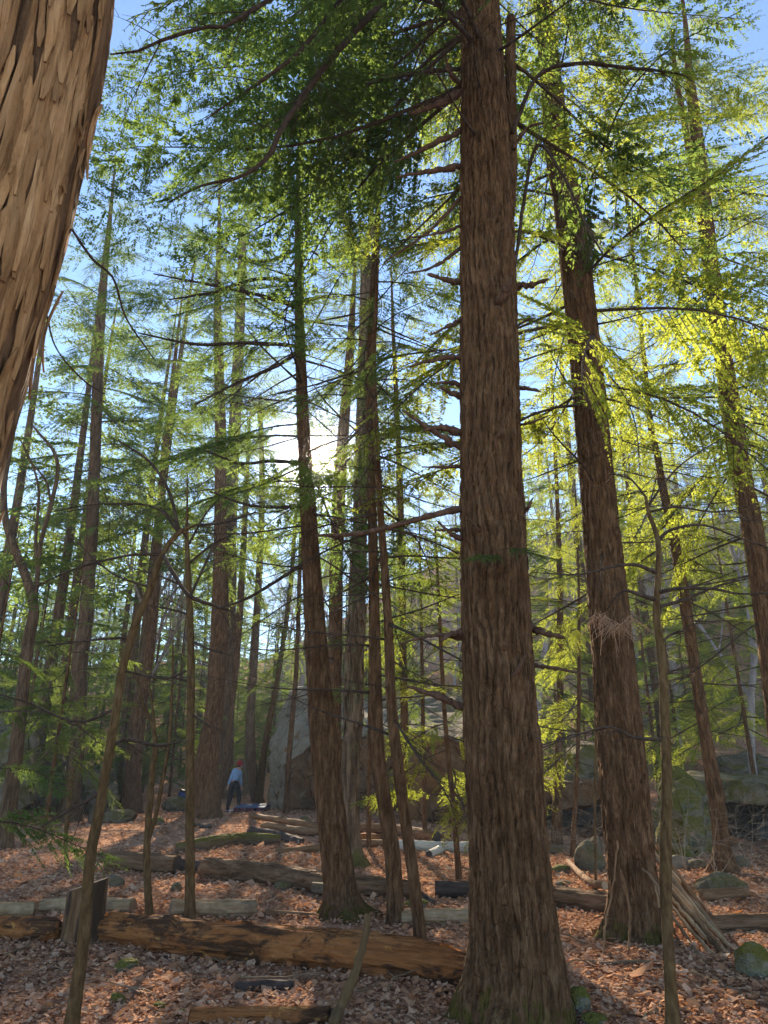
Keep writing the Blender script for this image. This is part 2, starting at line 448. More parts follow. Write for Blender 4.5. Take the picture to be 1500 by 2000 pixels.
CURVES = {}
def make_tree(name, label, cat, pts, kind='furrow', mat='hemlock', height=18., flare=.35, fl_h=.35, group=None, Y=None, lean_y=0.0, seed=1, res=1.0, top_r=.02, lobes=5):
    """pts: [(px, py, width_px)] foot first; the foot stands on the ground, the trunk goes on above the frame to `height`"""
    foot = ground_px(pts[0][0], pts[0][1]) if Y is None else None
    Yb = foot[1] if Y is None else Y
    C = []
    for (px, py, w) in pts:
        p, m = at(px, py, Yb); z = max(0, p[2]-.0)
        p, m = at(px, py, Yb + lean_y*z)
        C.append([*p, w*m/2])
    C = np.array(C)
    base = np.array([C[0, 0], C[0, 1], gh(C[0, 0], C[0, 1])])
    C[0, 2] = base[2]
    below = C[0] + (C[0]-C[1])/max(.3, np.linalg.norm((C[0]-C[1])[:3]))*.25; below[3] = C[0, 3]*1.05
    C = np.concatenate([[below], C])
    if height > C[-1, 2] + .5:                          # goes on above what the photograph shows
        d = (C[-1]-C[-2]); k0 = max(.2, d[2])
        dxy = d[:2]/k0*.7; dz = height - C[-1, 2]
        for f in (.35, .7, 1.0):
            C = np.concatenate([C, [[C[-1, 0], C[-1, 1], 0, 0]]])
            j = len(C)-1
            top = C[-2] if f == .35 else C[-2]
            z = (height-dz) + dz*f
            C[j] = [C[j-1, 0]+dxy[0]*dz*.33, C[j-1, 1]+dxy[1]*dz*.33, z, 0]
        rr0 = C[-4, 3]
        for q, f in zip((-3, -2, -1), (.35, .7, 1.0)): C[q, 3] = rr0*(1-f) + top_r*f
    Lz = np.linalg.norm(np.diff(C[:, :3], axis=0), axis=1).sum()
    dist = np.linalg.norm(base-CAM); wpx = 2*C[:, 3].mean()/dist*711
    ns = int(np.clip(wpx*2.6*res, 8, 240)); n = int(np.clip(Lz/dist*711/3.2*res, 14, 640))
    S = catmull(C, n*3); S = S[np.unique((np.linspace(0, 1, n)**1.35*(n*3-1)).astype(int))]; n = len(S); S[:, 3] = np.clip(S[:, 3], .006, None)
    P = S[:, :3] - base
    s = np.concatenate([[0], np.cumsum(np.linalg.norm(np.diff(P, axis=0), axis=1))]) - .25
    th = np.arange(ns)*2*math.pi/ns
    rad = bark_radius(kind, s, th, S[:, 3], seed, flare, fl_h, lobes)
    V, Q, T = sweep(P, None, ns, cap=True, rad=np.clip(rad, .004, None))
    root = thing(name, base, label, cat, group)
    link('trunk', new_mesh('trunk', V, [Q, T], [M[mat]]), root)
    CURVES[root.name] = S - np.array([*base, 0])
    return root

def on_trunk(root, z):
    S = CURVES[root.name]; o = np.argsort(S[:, 2])
    return np.array([np.interp(z, S[o, 2], S[o, k]) for k in range(4)])

def dress(root, live=(6, 18, 40), dead=(2, 10, 14), Lmax=3.2, tint='mid', az_bias=None, tilt=(-18, 22), seed=0, dead_scale=(.4, 1.1)):
    """live / dead = (lowest height, highest height, count)"""
    r = np.random.default_rng(seed+500); az = r.uniform(0, 6.28)
    tc = LIGHT_TINT[tint] if isinstance(tint, str) else tint
    if live:
        z0, z1, n = live
        for k in range(n):
            f = (k+r.uniform(-.4, .4))/n; f = min(max(f, 0), 1); z = z0+(z1-z0)*f; az += 2.39996 + r.uniform(-.4, .4)
            p = on_trunk(root, z)
            a = az if az_bias is None or r.random() > az_bias[1] else az_bias[0] + r.normal()*.6
            L = Lmax*(1-f)**.75*r.uniform(.7, 1.15) + .45
            tl = math.radians(tilt[0] + (tilt[1]-tilt[0])*f + r.uniform(-20, 16))
            put_live(root, (p[0]+math.cos(a)*p[3]*.7, p[1]+math.sin(a)*p[3]*.7, p[2]), a, tl, r.uniform(-.7, .7), L/3.0, tc, int(r.integers(len(LIVE))))
    if dead:
        z0, z1, n = dead; n = int(n*2.2)
        for k in range(n):
            z = z0+(z1-z0)*(k+r.random())/n; az += 2.39996 + r.uniform(-.5, .5); p = on_trunk(root, z)
            o = link('branch', DEAD[int(r.integers(len(DEAD)))], root, (p[0]+math.cos(az)*p[3]*.8, p[1]+math.sin(az)*p[3]*.8, p[2]),
                     (r.uniform(-.5, .5), -math.radians(r.uniform(-28, 18)), az), r.uniform(*dead_scale))
# ------------------------------------------------------------------ the trees one can tell apart
def limb(root, pts, mat='twig', ns=7, name='branch', rough=.05, sprays=None, tint='mid', seed=0):
    """a bough of a tree; pts: [(px, py, width_px, Y)]; sprays: [(fraction, az, tilt, size)]"""
    b = np.array(root.location); C = []
    for (px, py, w, Y) in pts:
        p, m = at(px, py, Y); C.append([*(p-b), w*m/2])
    C = np.array(C); n = max(8, len(C)*6)
    S = catmull(C, n); S[:, 3] = np.clip(S[:, 3], .002, None)
    r = np.random.default_rng(abs(seed+int(pts[0][1]))+7)
    mb = MB(); P = S[:, :3] + r.standard_normal((n, 3))*S[:, 3:4]*rough*2
    mb.tube(P, S[:, 3]*(1+rough*2*r.standard_normal(n)), ns)
    for _ in range(26 if sprays else 0):
        k = int(r.uniform(.3, .995)*(n-1)); dd = P[min(k+1, n-1)]-P[k-1]; dd /= np.linalg.norm(dd)+1e-9
        e = dd + r.standard_normal(3)*[.75, .75, .35]; e /= np.linalg.norm(e); l = r.uniform(.15, .7); q = np.linspace(0, 1, 5)[:, None]
        TT = P[k] + e*l*q + np.array([0, 0, -.2*l])*q**2; mb.tube(TT, np.linspace(min(.006, S[k, 3]*.5), .0012, 5), 3, cap=False)
        for _2 in range(3):
            e2 = e + r.standard_normal(3)*.6; e2 /= np.linalg.norm(e2); mb.tube(TT[r.integers(1, 5)] + e2*l*.4*q[[0, 2, 4]], np.array([.002, .0015, .001]), 3, cap=False)
    o = link(name, mb.mesh(name, [M[mat]]), root)
    tc = LIGHT_TINT[tint]
    for (f, az, tl, s) in (sprays or []):
        k = int(f*(n-1)); p = S[k, :3]
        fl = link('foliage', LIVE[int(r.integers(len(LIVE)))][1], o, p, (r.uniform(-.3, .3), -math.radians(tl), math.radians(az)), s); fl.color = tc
    return o

def twiggy(root, pts, mat='twig', n=8, ln=.35, seed=0, ns=6):
    """a bare bough with side twigs, all one branch"""
    b = np.array(root.location); C = []
    for (px, py, w, Y) in pts:
        p, m = at(px, py, Y); C.append([*(p-b), w*m/2])
    S = catmull(np.array(C), max(8, len(C)*5)); S[:, 3] = np.clip(S[:, 3], .0018, None)
    r = np.random.default_rng(abs(int(seed+pts[0][1]*3+pts[0][0]))); mb = MB(); mb.tube(S[:, :3], S[:, 3], ns)
    L = np.linalg.norm(S[-1, :3]-S[0, :3])
    for k in range(n):
        i = int(r.uniform(.2, .98)*(len(S)-1)); p = S[i, :3]; d = S[min(i+1, len(S)-1), :3]-S[max(0, i-1), :3]; d /= np.linalg.norm(d)+1e-9
        e = d + r.standard_normal(3)*[.7, .7, .4]; e /= np.linalg.norm(e); l = ln*r.uniform(.4, 1.2)
        q = np.linspace(0, 1, 5)[:, None]; T = p + e*l*q + np.array([0, 0, -.15*l])*q**2 + .05*l*np.sin(q*5+r.uniform(0, 6))*r.standard_normal(3)
        mb.tube(T, np.linspace(min(.004, S[i, 3]*.6), .0012, 5), 3, cap=False)
        for z in range(r.integers(0, 4)):
            u = r.integers(1, 5); e2 = e + r.standard_normal(3)*.6; e2 /= np.linalg.norm(e2)
            mb.tube(T[u] + e2*l*.4*q[[0, 2, 4]], np.array([.0018, .0014, .001]), 3, cap=False)
    return link('branch', mb.mesh('branch', [M[mat]]), root)

# --- the big furrowed hemlock
A = make_tree('hemlock_tree', 'thickest dark furrowed hemlock trunk, with dead stubs up both sides and a mossy foot', 'tree',
    [(1004, 1992, 196), (1008, 1900, 178), (996, 1700, 152), (984, 1500, 146), (972, 1300, 135), (961, 1000, 118), (955, 700, 110), (949, 400, 98), (944, 200, 84), (938, 0, 72)],
    mat='hemlock_moss', height=21, flare=.2, fl_h=.2, seed=3)
YA = A.location.y
for (x0, y0, x1, y1, x2, y2, w) in [
    (902, 165, 880, 145, 868, 100, 9), (902, 180, 850, 205, 800, 223, 13), (902, 254, 840, 285, 770, 317, 10), (902, 325, 850, 333, 775, 346, 10),
    (902, 384, 840, 450, 750, 512, 6), (902, 440, 860, 455, 795, 465, 6), (902, 482, 850, 520, 790, 535, 6), (906, 553, 875, 548, 835, 535, 12),
    (902, 626, 870, 640, 840, 655, 7), (902, 698, 860, 700, 800, 716, 9), (904, 752, 875, 747, 850, 749, 8), (908, 775, 880, 768, 858, 755, 10),
    (914, 884, 850, 845, 785, 800, 11), (906, 846, 865, 836, 828, 840, 12), (906, 910, 870, 912, 825, 912, 7), (906, 1036, 880, 1035, 850, 1036, 8),
    (910, 1056, 885, 1045, 855, 1018, 10), (906, 1246, 850, 1240, 780, 1258, 9), (912, 1387, 860, 1362, 795, 1340, 12), (908, 1230, 880, 1240, 862, 1252, 12),
    (1008, 560, 1040, 555, 1072, 545, 12), (1010, 757, 1030, 758, 1056, 765, 8), (1014, 830, 1040, 825, 1075, 810, 5), (1022, 1004, 1032, 990, 1040, 972, 7),
    (1034, 1222, 1060, 1235, 1104, 1246, 15), (1036, 1300, 1080, 1305, 1150, 1318, 8), (1002, 290, 1030, 250, 1062, 240, 7), (1004, 640, 1030, 625, 1045, 622, 5),
    (940, 1040, 930, 1030, 915, 1010, 6), (985, 1330, 1010, 1310, 1030, 1275, 10), (960, 860, 975, 850, 985, 825, 8), (965, 610, 985, 575, 1000, 545, 14)]:
    yy = YA - (.18 if 930 < x0 < 1000 else 0)
    limb(A, [(x0, y0, w*1.25, yy), (x1, y1, w, yy-.1), (x2, y2, w*.42, yy-.15)], 'dead_twig', 7, rough=.09)
limb(A, [(905, 992, 15, YA), (860, 1003, 13, YA-.05), (800, 1018, 11, YA), (735, 1036, 10, YA+.1), (680, 1044, 8, YA+.2), (615, 1046, 5, YA+.3)], 'dead_twig', 8)
stem = limb(A, [(985, 470, 26, YA+.02), (996, 380, 26, YA+.05), (998, 250, 24, YA+.08), (997, 120, 21, YA+.1), (998, 35, 18, YA+.1)], 'hemlock', 12, name='side_stem', rough=.02)
limb(A, [(1000, 260, 9, YA), (1050, 150, 8, YA-.1), (1130, 124, 8, YA-.2), (1215, 132, 7, YA-.25), (1285, 138, 5, YA-.3), (1350, 150, 3, YA-.3)], 'twig', 7,
     sprays=[(.25, 70, 0, .28), (.4, -40, -5, .3), (.55, 50, 5, .32), (.7, -30, -10, .3), (.85, 20, 0, .35), (.97, 0, -10, .4)], tint='backlit')
limb(A, [(1005, 520, 8, YA), (1045, 290, 7, YA-.1), (1100, 345, 6, YA-.2), (1140, 430, 5, YA-.3), (1180, 500, 3, YA-.3)], 'twig', 6, sprays=[(.6, -20, -10, .25), (.8, -60, -10, .3), (.97, -30, -20, .3)], tint='backlit')
# long boughs that sweep down over the clearing
limb(A, [(930, -260, 21.6, YA), (840, -110, 17.3, YA-.2), (745, 5, 13.7, YA-.35), (655, 105, 12.2, YA-.45), (590, 190, 11.5, YA-.5), (548, 255, 10.8, YA-.55), (522, 308, 9.4, YA-.5), (470, 345, 7.2, YA-.5), (395, 362, 5.8, YA-.4), (330, 395, 2.9, YA-.4)], 'twig', 9,
     sprays=[(.35, 170, -10, .3), (.45, 240, -12, .4), (.55, 130, -8, .42), (.62, 215, -15, .5), (.7, 165, -20, .5), (.78, 120, -8, .42), (.85, 200, -8, .5), (.93, 160, -14, .5), (.99, 180, -16, .5), (.8, 230, -5, .4), (.9, 100, -5, .45)], tint='dark')
limb(A, [(925, -330, 18.7, YA), (800, -170, 14.4, YA-.5), (665, 0, 10.8, YA-.8), (590, 95, 8.6, YA-.9), (530, 145, 7.2, YA-.9), (470, 185, 5.0, YA-.9), (400, 235, 2.2, YA-.9)], 'twig', 8,
     sprays=[(.4, 200, -10, .4), (.5, 130, -5, .42), (.6, 220, -12, .45), (.7, 150, -12, .5), (.8, 200, -12, .45), (.9, 140, -10, .45), (.99, 175, -15, .5), (.75, 90, -5, .4)], tint='dark')
limb(A, [(925, -420, 15.8, YA), (700, -150, 11.5, YA-1.2), (480, 30, 8.6, YA-1.6), (390, 55, 7.9, YA-1.7), (325, 75, 7.2, YA-1.7), (270, 100, 5.0, YA-1.7), (215, 106, 2.9, YA-1.7)], 'twig', 8,
     sprays=[(.4, 200, -10, .3), (.55, 150, -5, .32), (.65, 220, -12, .35), (.75, 160, -8, .35), (.85, 210, -12, .32), (.95, 150, -12, .35), (.99, 190, -15, .4), (.7, 100, -5, .35)], tint='dark')
put_live(A, at(975, 1075, YA-.3)[0]-np.array(A.location), -1.0, -.12, .25, .16, LIGHT_TINT['dark'], 2)
put_live(A, at(985, 1090, YA-.3)[0]-np.array(A.location), -2.2, -.1, -.2, .2, LIGHT_TINT['dark'], 4)
put_live(A, at(1000, 1080, YA-.25)[0]-np.array(A.location), -.5, -.1, .3, .14, LIGHT_TINT['dark'], 5)
dress(A, live=(8.2, 20.5, 52), dead=(7.0, 10, 8), Lmax=3.6, tint='dark', seed=1)
dress(A, live=(7.9, 12.0, 26), dead=None, Lmax=4.4, tint='dark', seed=90, az_bias=(2.75, .8), tilt=(-8, 4))

# --- the hemlock with the lean-to of sticks
C_ = make_tree('hemlock_tree', 'straight furrowed hemlock with the bundle of sticks leaning against its foot', 'tree',
    [(1242, 1836, 112), (1240, 1760, 98), (1235, 1700, 90), (1217, 1500, 90), (1200, 1300, 79), (1171, 1000, 66), (1153, 800, 61), (1134, 600, 58), (1110, 400, 54), (1090, 300, 47), (1080, 200, 42)],
    mat='hemlock_moss', height=22, flare=.3, fl_h=.16, seed=8)
YC = C_.location.y
dress(C_, live=(5.6, 21.5, 74), dead=(3.2, 8, 12), Lmax=2.9, tint='backlit', seed=2)
# dead needles and twigs caught on the bark
cl = MB(); r_ = np.random.default_rng(5)
for k in range(130):
    px = 1152 + 88*r_.random()**.8; p, m = at(px, 1212 + 9*math.sin(px*.09) + r_.normal()*5, YC-.27-.05*math.sin((px-1150)/90*3.1))
    e = np.array([r_.normal()*.7, -abs(r_.normal())*.3, -r_.uniform(.2, 1)]); l = r_.uniform(.05, .2)*(1 if r_.random() < .8 else 1.7); q = np.linspace(0, 1, 4)[:, None]
    cl.tube(p-np.array(C_.location) + e*l*q + np.array([0, 0, -.3*l])*q**2, np.array([.0035, .003, .0022, .0015]), 3, cap=False)
t_ = NT('dry_twig'); M['dry_twig'] = t_.finish((.46, .28, .17), .9)
link('dead_twig_clump', cl.mesh('dead_twig_clump', [M['dry_twig']]), C_)

# --- slender hemlocks in the middle
D = make_tree('hemlock_tree', 'slim hemlock leaning over the clearing, long boughs on one side high up', 'tree',
    [(668, 1792, 74), (664, 1750, 64), (660, 1700, 59), (638, 1500, 53), (621, 1300, 45), (602, 1000, 30), (591, 800, 23), (585, 600, 18), (584, 400, 15), (587, 250, 9), (588, 190, 5)],
    mat='hemlock_moss', height=1, flare=.3, fl_h=.12, seed=12)
YD = D.location.y
dress(D, live=(5.2, 11.4, 20), dead=(3.6, 11, 30), Lmax=2.5, tint='dark', seed=3, az_bias=(math.pi, .55), tilt=(-14, 30))
for (a, b_, c, e) in [((577, 548), (500, 545), (420, 570), (330, 585)), ((577, 600), (520, 580), (430, 560), (300, 535)), ((578, 675), (480, 670), (380, 672), (270, 650)), ((580, 690), (540, 715), (470, 745), (380, 790)),
                      ((578, 430), (540, 390), (490, 375), (420, 335)), ((575, 490), (520, 510), (450, 495), (380, 440)), ((590, 905), (530, 900), (470, 905), (400, 880)), ((586, 990), (540, 990), (480, 985), (410, 960)), ((594, 1100), (540, 1135), (480, 1170), (420, 1190))]:
    sp = [(.5, 160+R.uniform(-50, 50), -8, .3), (.75, 180+R.uniform(-60, 60), -12, .34), (.95, 180+R.uniform(-30, 30), -16, .4)] if a[1] < 800 else None
    limb(D, [(*a, 8, YD), (*b_, 7, YD-.2), (*c, 5.5, YD-.4), (*e, 2.5, YD-.5)], 'twig', 6, sprays=sp, tint='dark')
E1 = make_tree('hemlock_tree', 'thin hemlock of a close pair, foot at the end of the short pale log', 'tree',
    [(773, 1805, 34), (764, 1650, 31), (740, 1492, 28), (733, 1300, 24), (727, 1000, 18), (721, 800, 16), (727, 600, 14), (738, 400, 10), (745, 300, 6)], kind='fine', mat='hemlock', height=13, flare=.2, fl_h=.12, seed=15)
dress(E1, live=(5.0, 12.8, 22), dead=(2.2, 8, 16), Lmax=1.9, tint='mid', seed=4)
E2 = make_tree('hemlock_tree', 'thinner leaning hemlock of a close pair, right behind the rotten log', 'tree',
    [(824, 1854, 26), (806, 1702, 24), (781, 1527, 23), (764, 1370, 21), (757, 1200, 18), (743, 1000, 14), (735, 850, 12), (730, 700, 10), (736, 560, 7)], kind='fine', mat='hemlock', height=9.5, flare=.15, fl_h=.12, seed=16)
dress(E2, live=(4.2, 9.2, 14), dead=(1.8, 7, 14), Lmax=1.5, tint='mid', seed=5)
F_ = make_tree('hemlock_tree', 'dark hemlock between the leaning slim hemlock and the mossy shaggy trunk', 'tree',
    [(651, 1650, 34), (652, 1400, 29), (655, 1250, 27), (657, 1100, 25), (663, 950, 23), (672, 830, 21), (684, 680, 16)], height=15, flare=.2, seed=18)
dress(F_, live=(6.5, 14.6, 34), dead=(3, 8, 12), Lmax=2.4, tint='mid', seed=6)
H_ = make_tree('hemlock_tree', 'slender reddish hemlock before the rock overhang, behind the close pair of thin trunks', 'tree',
    [(792, 1652, 17), (791, 1500, 15), (789, 1350, 15), (786, 1200, 14), (783, 1000, 12), (775, 800, 10), (768, 650, 7)], kind='fine', height=14, flare=.15, seed=19)
dress(H_, live=(4.5, 13.8, 34), dead=(2, 6, 10), Lmax=1.9, tint='backlit', seed=7)
# --- trees at the back of the clearing
J1 = make_tree('hemlock_tree', 'hemlock with a swollen foot behind the flat mossy stone, near the big hazy boulder', 'tree',
    [(131, 1604, 46), (140, 1540, 32), (147, 1480, 29), (152, 1400, 30), (155, 1300, 29), (168, 1200, 25), (181, 1000, 22), (187, 850, 20), (195, 650, 18), (203, 540, 14)], height=24, flare=.25, fl_h=.35, seed=21, mat='hemlock_grey')
dress(J1, live=(9, 23.6, 52), dead=(4, 14, 18), Lmax=3.6, tint='mid', seed=8)
J2 = make_tree('hemlock_tree', 'hemlock at the back between the mossy boulder and the blue bag', 'tree',
    [(254, 1588, 42), (260, 1500, 32), (270, 1400, 30), (288, 1300, 19), (299, 1200, 18), (306, 1100, 16), (313, 1000, 15), (320, 900, 13), (331, 800, 11)], height=21, flare=.2, fl_h=.4, seed=22)
dress(J2, live=(9.5, 20.6, 44), dead=(3, 10, 14), Lmax=3.2, tint='mid', seed=9)
J3 = make_tree('hemlock_tree', 'stout hemlock just beside the person, with its wide foot on the needle duff', 'tree',
    [(403, 1596, 52), (404, 1500, 47), (417, 1400, 35), (425, 1300, 34), (430, 1200, 32), (430, 1000, 22), (431, 850, 21), (427, 700, 18), (425, 600, 14)], height=24, flare=.22, fl_h=.3, seed=23)
dress(J3, live=(8, 23.6, 52), dead=(4, 12, 14), Lmax=3.4, tint='mid', seed=10)
J3b = make_tree('hemlock_tree', 'grey straight hemlock right behind the person with the red hat', 'tree',
    [(441, 1560, 27), (442, 1500, 25), (447, 1300, 24), (451, 1000, 23), (460, 800, 22), (470, 600, 18), (474, 450, 14)], Y=31, height=27, flare=.15, seed=24, mat='hemlock_grey')
dress(J3b, live=(10, 26.5, 46), dead=(5, 13, 10), Lmax=3.6, tint='mid', seed=11)
J4 = make_tree('hardwood_tree', 'grey smooth-barked trunk with a curved foot beside the pale boulder', 'tree',
    [(502, 1566, 22), (497, 1530, 21), (490, 1480, 20), (489, 1400, 18), (496, 1300, 15), (507, 1100, 13), (512, 950, 11), (508, 800, 9)], kind='smooth', height=18, flare=.2, seed=25, mat='hemlock_grey')
J5 = make_tree('hardwood_tree', 'dark thin trunk leaning along the edge of the pale boulder', 'tree',
    [(506, 1568, 14), (518, 1450, 12), (533, 1375, 11), (548, 1290, 10), (567, 1150, 9), (578, 1000, 7)], kind='smooth', height=12, flare=.1, seed=26, mat='sapling')
K_ = make_tree('hemlock_tree', 'thin straight reddish trunk standing against the brown face of the boulder', 'tree',
    [(559, 1590, 13), (563, 1500, 11), (572, 1390, 10), (579, 1300, 9), (586, 1100, 8), (590, 960, 6)], kind='fine', height=13, flare=.12, seed=27)
dress(K_, live=(5, 12.6, 26), dead=(3, 8, 8), Lmax=2.2, tint='mid', seed=12)
J6 = make_tree('hemlock_tree', 'slim leaning pole-like trunk between the stout hemlock and the person', 'tree',
    [(428, 1580, 7), (441, 1470, 7), (455, 1370, 9), (465, 1250, 13), (474, 1100, 13), (481, 950, 10)], Y=29.0, kind='fine', height=17, flare=.1, seed=28)
dress(J6, live=(10, 16.5, 20), dead=(4, 8, 6), Lmax=2.2, tint='mid', seed=13)
I_ = make_tree('young_hemlock_tree', 'pencil-thin orange-brown young hemlock near the burnt log, low green sprays', 'tree',
    [(897, 1722, 12), (886, 1580, 11), (872, 1440, 9), (864, 1320, 8), (856, 1150, 6), (850, 1030, 4)], kind='smooth', height=5.8, flare=.1, seed=29, top_r=.006, mat='hemlock')
dress(I_, live=(1.0, 5.6, 22), dead=None, Lmax=1.35, tint='backlit', seed=14, tilt=(-10, 20))
N1 = make_tree('hemlock_tree', 'slender hemlock with a flared foot in front of the mossy slab and its dark hollow', 'tree',
    [(1416, 1705, 46), (1411, 1650, 31), (1397, 1550, 30), (1382, 1460, 23), (1369, 1380, 22), (1356, 1300, 21), (1339, 1185, 21), (1318, 1057, 20), (1295, 954, 15), (1284, 890, 12), (1269, 818, 11), (1252, 640, 8)], height=15, flare=.35, fl_h=.22, seed=30)
dress(N1, live=(5, 14.7, 46), dead=(2.0, 7, 18), Lmax=2.5, tint='backlit', seed=15)
N2 = make_tree('hemlock_tree', 'forked hemlock leaning inwards past the mossy boulder, foot out of sight', 'tree',
    [(1556, 1800, 46), (1520, 1420, 40), (1496, 1240, 34), (1474, 1057, 38), (1445, 910, 36), (1429, 800, 35), (1405, 650, 31), (1386, 500, 29), (1372, 375, 28), (1359, 250, 23), (1347, 150, 15), (1340, 60, 9)], Y=8.8, height=15, flare=.2, seed=31)
YN = N2.location.y
limb(N2, [(1374, 430, 15, YN), (1352, 330, 13, YN), (1335, 230, 12, YN), (1320, 150, 9, YN), (1312, 60, 6, YN)], 'hemlock', 9, name='side_stem', rough=.02)
dress(N2, live=(5.0, 14.6, 38), dead=(3.0, 10, 26), Lmax=2.6, tint='backlit', seed=16, az_bias=(.8, .88))
N3 = make_tree('hemlock_tree', 'thin trunk rising through the gap in front of the dark rock overhang', 'tree',
    [(1087, 1648, 22), (1090, 1500, 17), (1093, 1400, 14), (1094, 1200, 13), (1090, 1020, 9)], height=13, kind='fine', flare=.15, seed=32)
dress(N3, live=(4.5, 12.6, 30), dead=(2, 6, 8), Lmax=2.0, tint='backlit', seed=17)
N4 = make_tree('young_hemlock_tree', 'very thin straight reddish trunk beside the stones at the overhang', 'tree',
    [(1118, 1674, 10), (1122, 1600, 9), (1129, 1450, 8), (1131, 1300, 7), (1130, 1130, 5)], height=8, kind='smooth', flare=.1, seed=33, top_r=.008)
dress(N4, live=(1.9, 7.6, 20), dead=(1.2, 3, 5), Lmax=1.5, tint='backlit', seed=18)
N5 = make_tree('sapling', 'pale whip-thin sapling in front of the small round boulder', 'sapling', [(1164, 1742, 5), (1162, 1600, 5), (1163, 1450, 4), (1161, 1300, 3)], height=4.5, kind='smooth', flare=0, seed=34, top_r=.004, mat='sapling')

# --- saplings in the foreground
def sap(label, pts, seed, **kw):
    return make_tree('sapling', label, 'sapling', pts, kind='smooth', mat='sapling', flare=.12, fl_h=.1, seed=seed, top_r=.004, **kw)
L1 = sap('bowed sapling rising in front of the sawn stump, with crooked limbs at its top',
    [(132, 2040, 27), (140, 2000, 25), (164, 1825, 23), (175, 1685, 21), (191, 1597, 20), (206, 1510, 19), (227, 1388, 17), (241, 1300, 16), (263, 1223, 15), (293, 1150, 13), (317, 1083, 12), (350, 1040, 9), (382, 1026, 5)], 41, height=1)
YL = L1.location.y
for pts in ([(317, 1083, 9, YL), (345, 1130, 8, YL-.1), (372, 1165, 8, YL-.1), (420, 1183, 6, YL), (455, 1195, 3, YL)], [(372, 1165, 6, YL-.1), (410, 1080, 5, YL), (425, 1040, 3, YL), (432, 990, 2, YL)],
            [(350, 1040, 7, YL), (330, 960, 6, YL), (290, 900, 5, YL), (230, 860, 3, YL)], [(382, 1026, 5, YL), (440, 1020, 5, YL+.1), (500, 1000, 3, YL+.2)], [(200, 1545, 9, YL), (150, 1575, 7, YL-.05), (110, 1598, 5, YL-.1), (80, 1615, 3, YL-.1)],
            [(215, 1460, 8, YL), (245, 1445, 6, YL+.1), (310, 1455, 5, YL+.1), (370, 1445, 3, YL+.1)], [(228, 1385, 6, YL), (150, 1410, 5, YL), (60, 1375, 4, YL), (-20, 1350, 3, YL)], [(255, 1245, 6, YL), (180, 1250, 5, YL), (90, 1262, 3, YL)],
            [(317, 1083, 6, YL), (250, 1085, 5, YL), (150, 1110, 4, YL), (60, 1150, 2, YL)], [(300, 1150, 5, YL), (220, 1120, 4, YL), (150, 1060, 3, YL)], [(240, 1310, 5, YL), (320, 1325, 5, YL), (365, 1310, 4, YL)], [(350, 1040, 6, YL), (300, 990, 4, YL), (190, 985, 3, YL), (100, 1000, 2, YL)]):
    twiggy(L1, pts, 'twig', 6, .3, 3)
L2 = sap('straight sapling rising in front of the pale round-sawn log', [(371, 1803, 21), (371, 1650, 18), (371, 1500, 17), (373, 1300, 15), (368, 1133, 12), (365, 1050, 8)], 42, height=5.0)
YL2 = L2.location.y
for y, dx, dy in ((1200, -90, -20), (1250, 80, 30), (1330, -70, -10), (1100, 90, -60), (1150, -110, -40), (1062, 60, -90), (1058, -60, -70), (1390, 70, 40)):
    twiggy(L2, [(369, y, 5, YL2), (369+dx*.5, y+dy*.6, 4, YL2-.1), (369+dx, y+dy, 2, YL2-.2)], 'twig', 5, .3, y)
L3 = sap('forked sapling beside the straight one, two thin stems', [(292, 1796, 16), (288, 1720, 14), (287, 1650, 13), (297, 1510, 12), (303, 1465, 11), (299, 1420, 8), (278, 1370, 6), (262, 1300, 4)], 43, height=1)
YL3 = L3.location.y
twiggy(L3, [(290, 1640, 9, YL3), (305, 1590, 8, YL3), (318, 1520, 8, YL3), (330, 1450, 7, YL3), (336, 1350, 5, YL3), (338, 1250, 3, YL3)], 'sapling', 5, .3, 4, 7)
twiggy(L3, [(303, 1465, 7, YL3), (300, 1400, 5, YL3), (290, 1330, 3, YL3)], 'sapling', 4, .25, 4, 6)
L4 = sap('short crooked dead sapling with its bark stripped pale at the top', [(132, 1697, 9), (128, 1650, 8), (133, 1580, 9), (138, 1527, 11), (140, 1503, 10)], 44, height=1)
Mm = sap('crooked dark sapling with bare spreading limbs in front of the lean-to of sticks',
    [(1318, 2030, 25), (1314, 2000, 24), (1304, 1820, 21), (1300, 1700, 24), (1302, 1540, 20), (1300, 1440, 19), (1294, 1300, 17), (1282, 1203, 14), (1285, 1130, 12), (1285, 1057, 10), (1267, 1002, 8), (1261, 970, 6)], 45, height=1)
YM = Mm.location.y
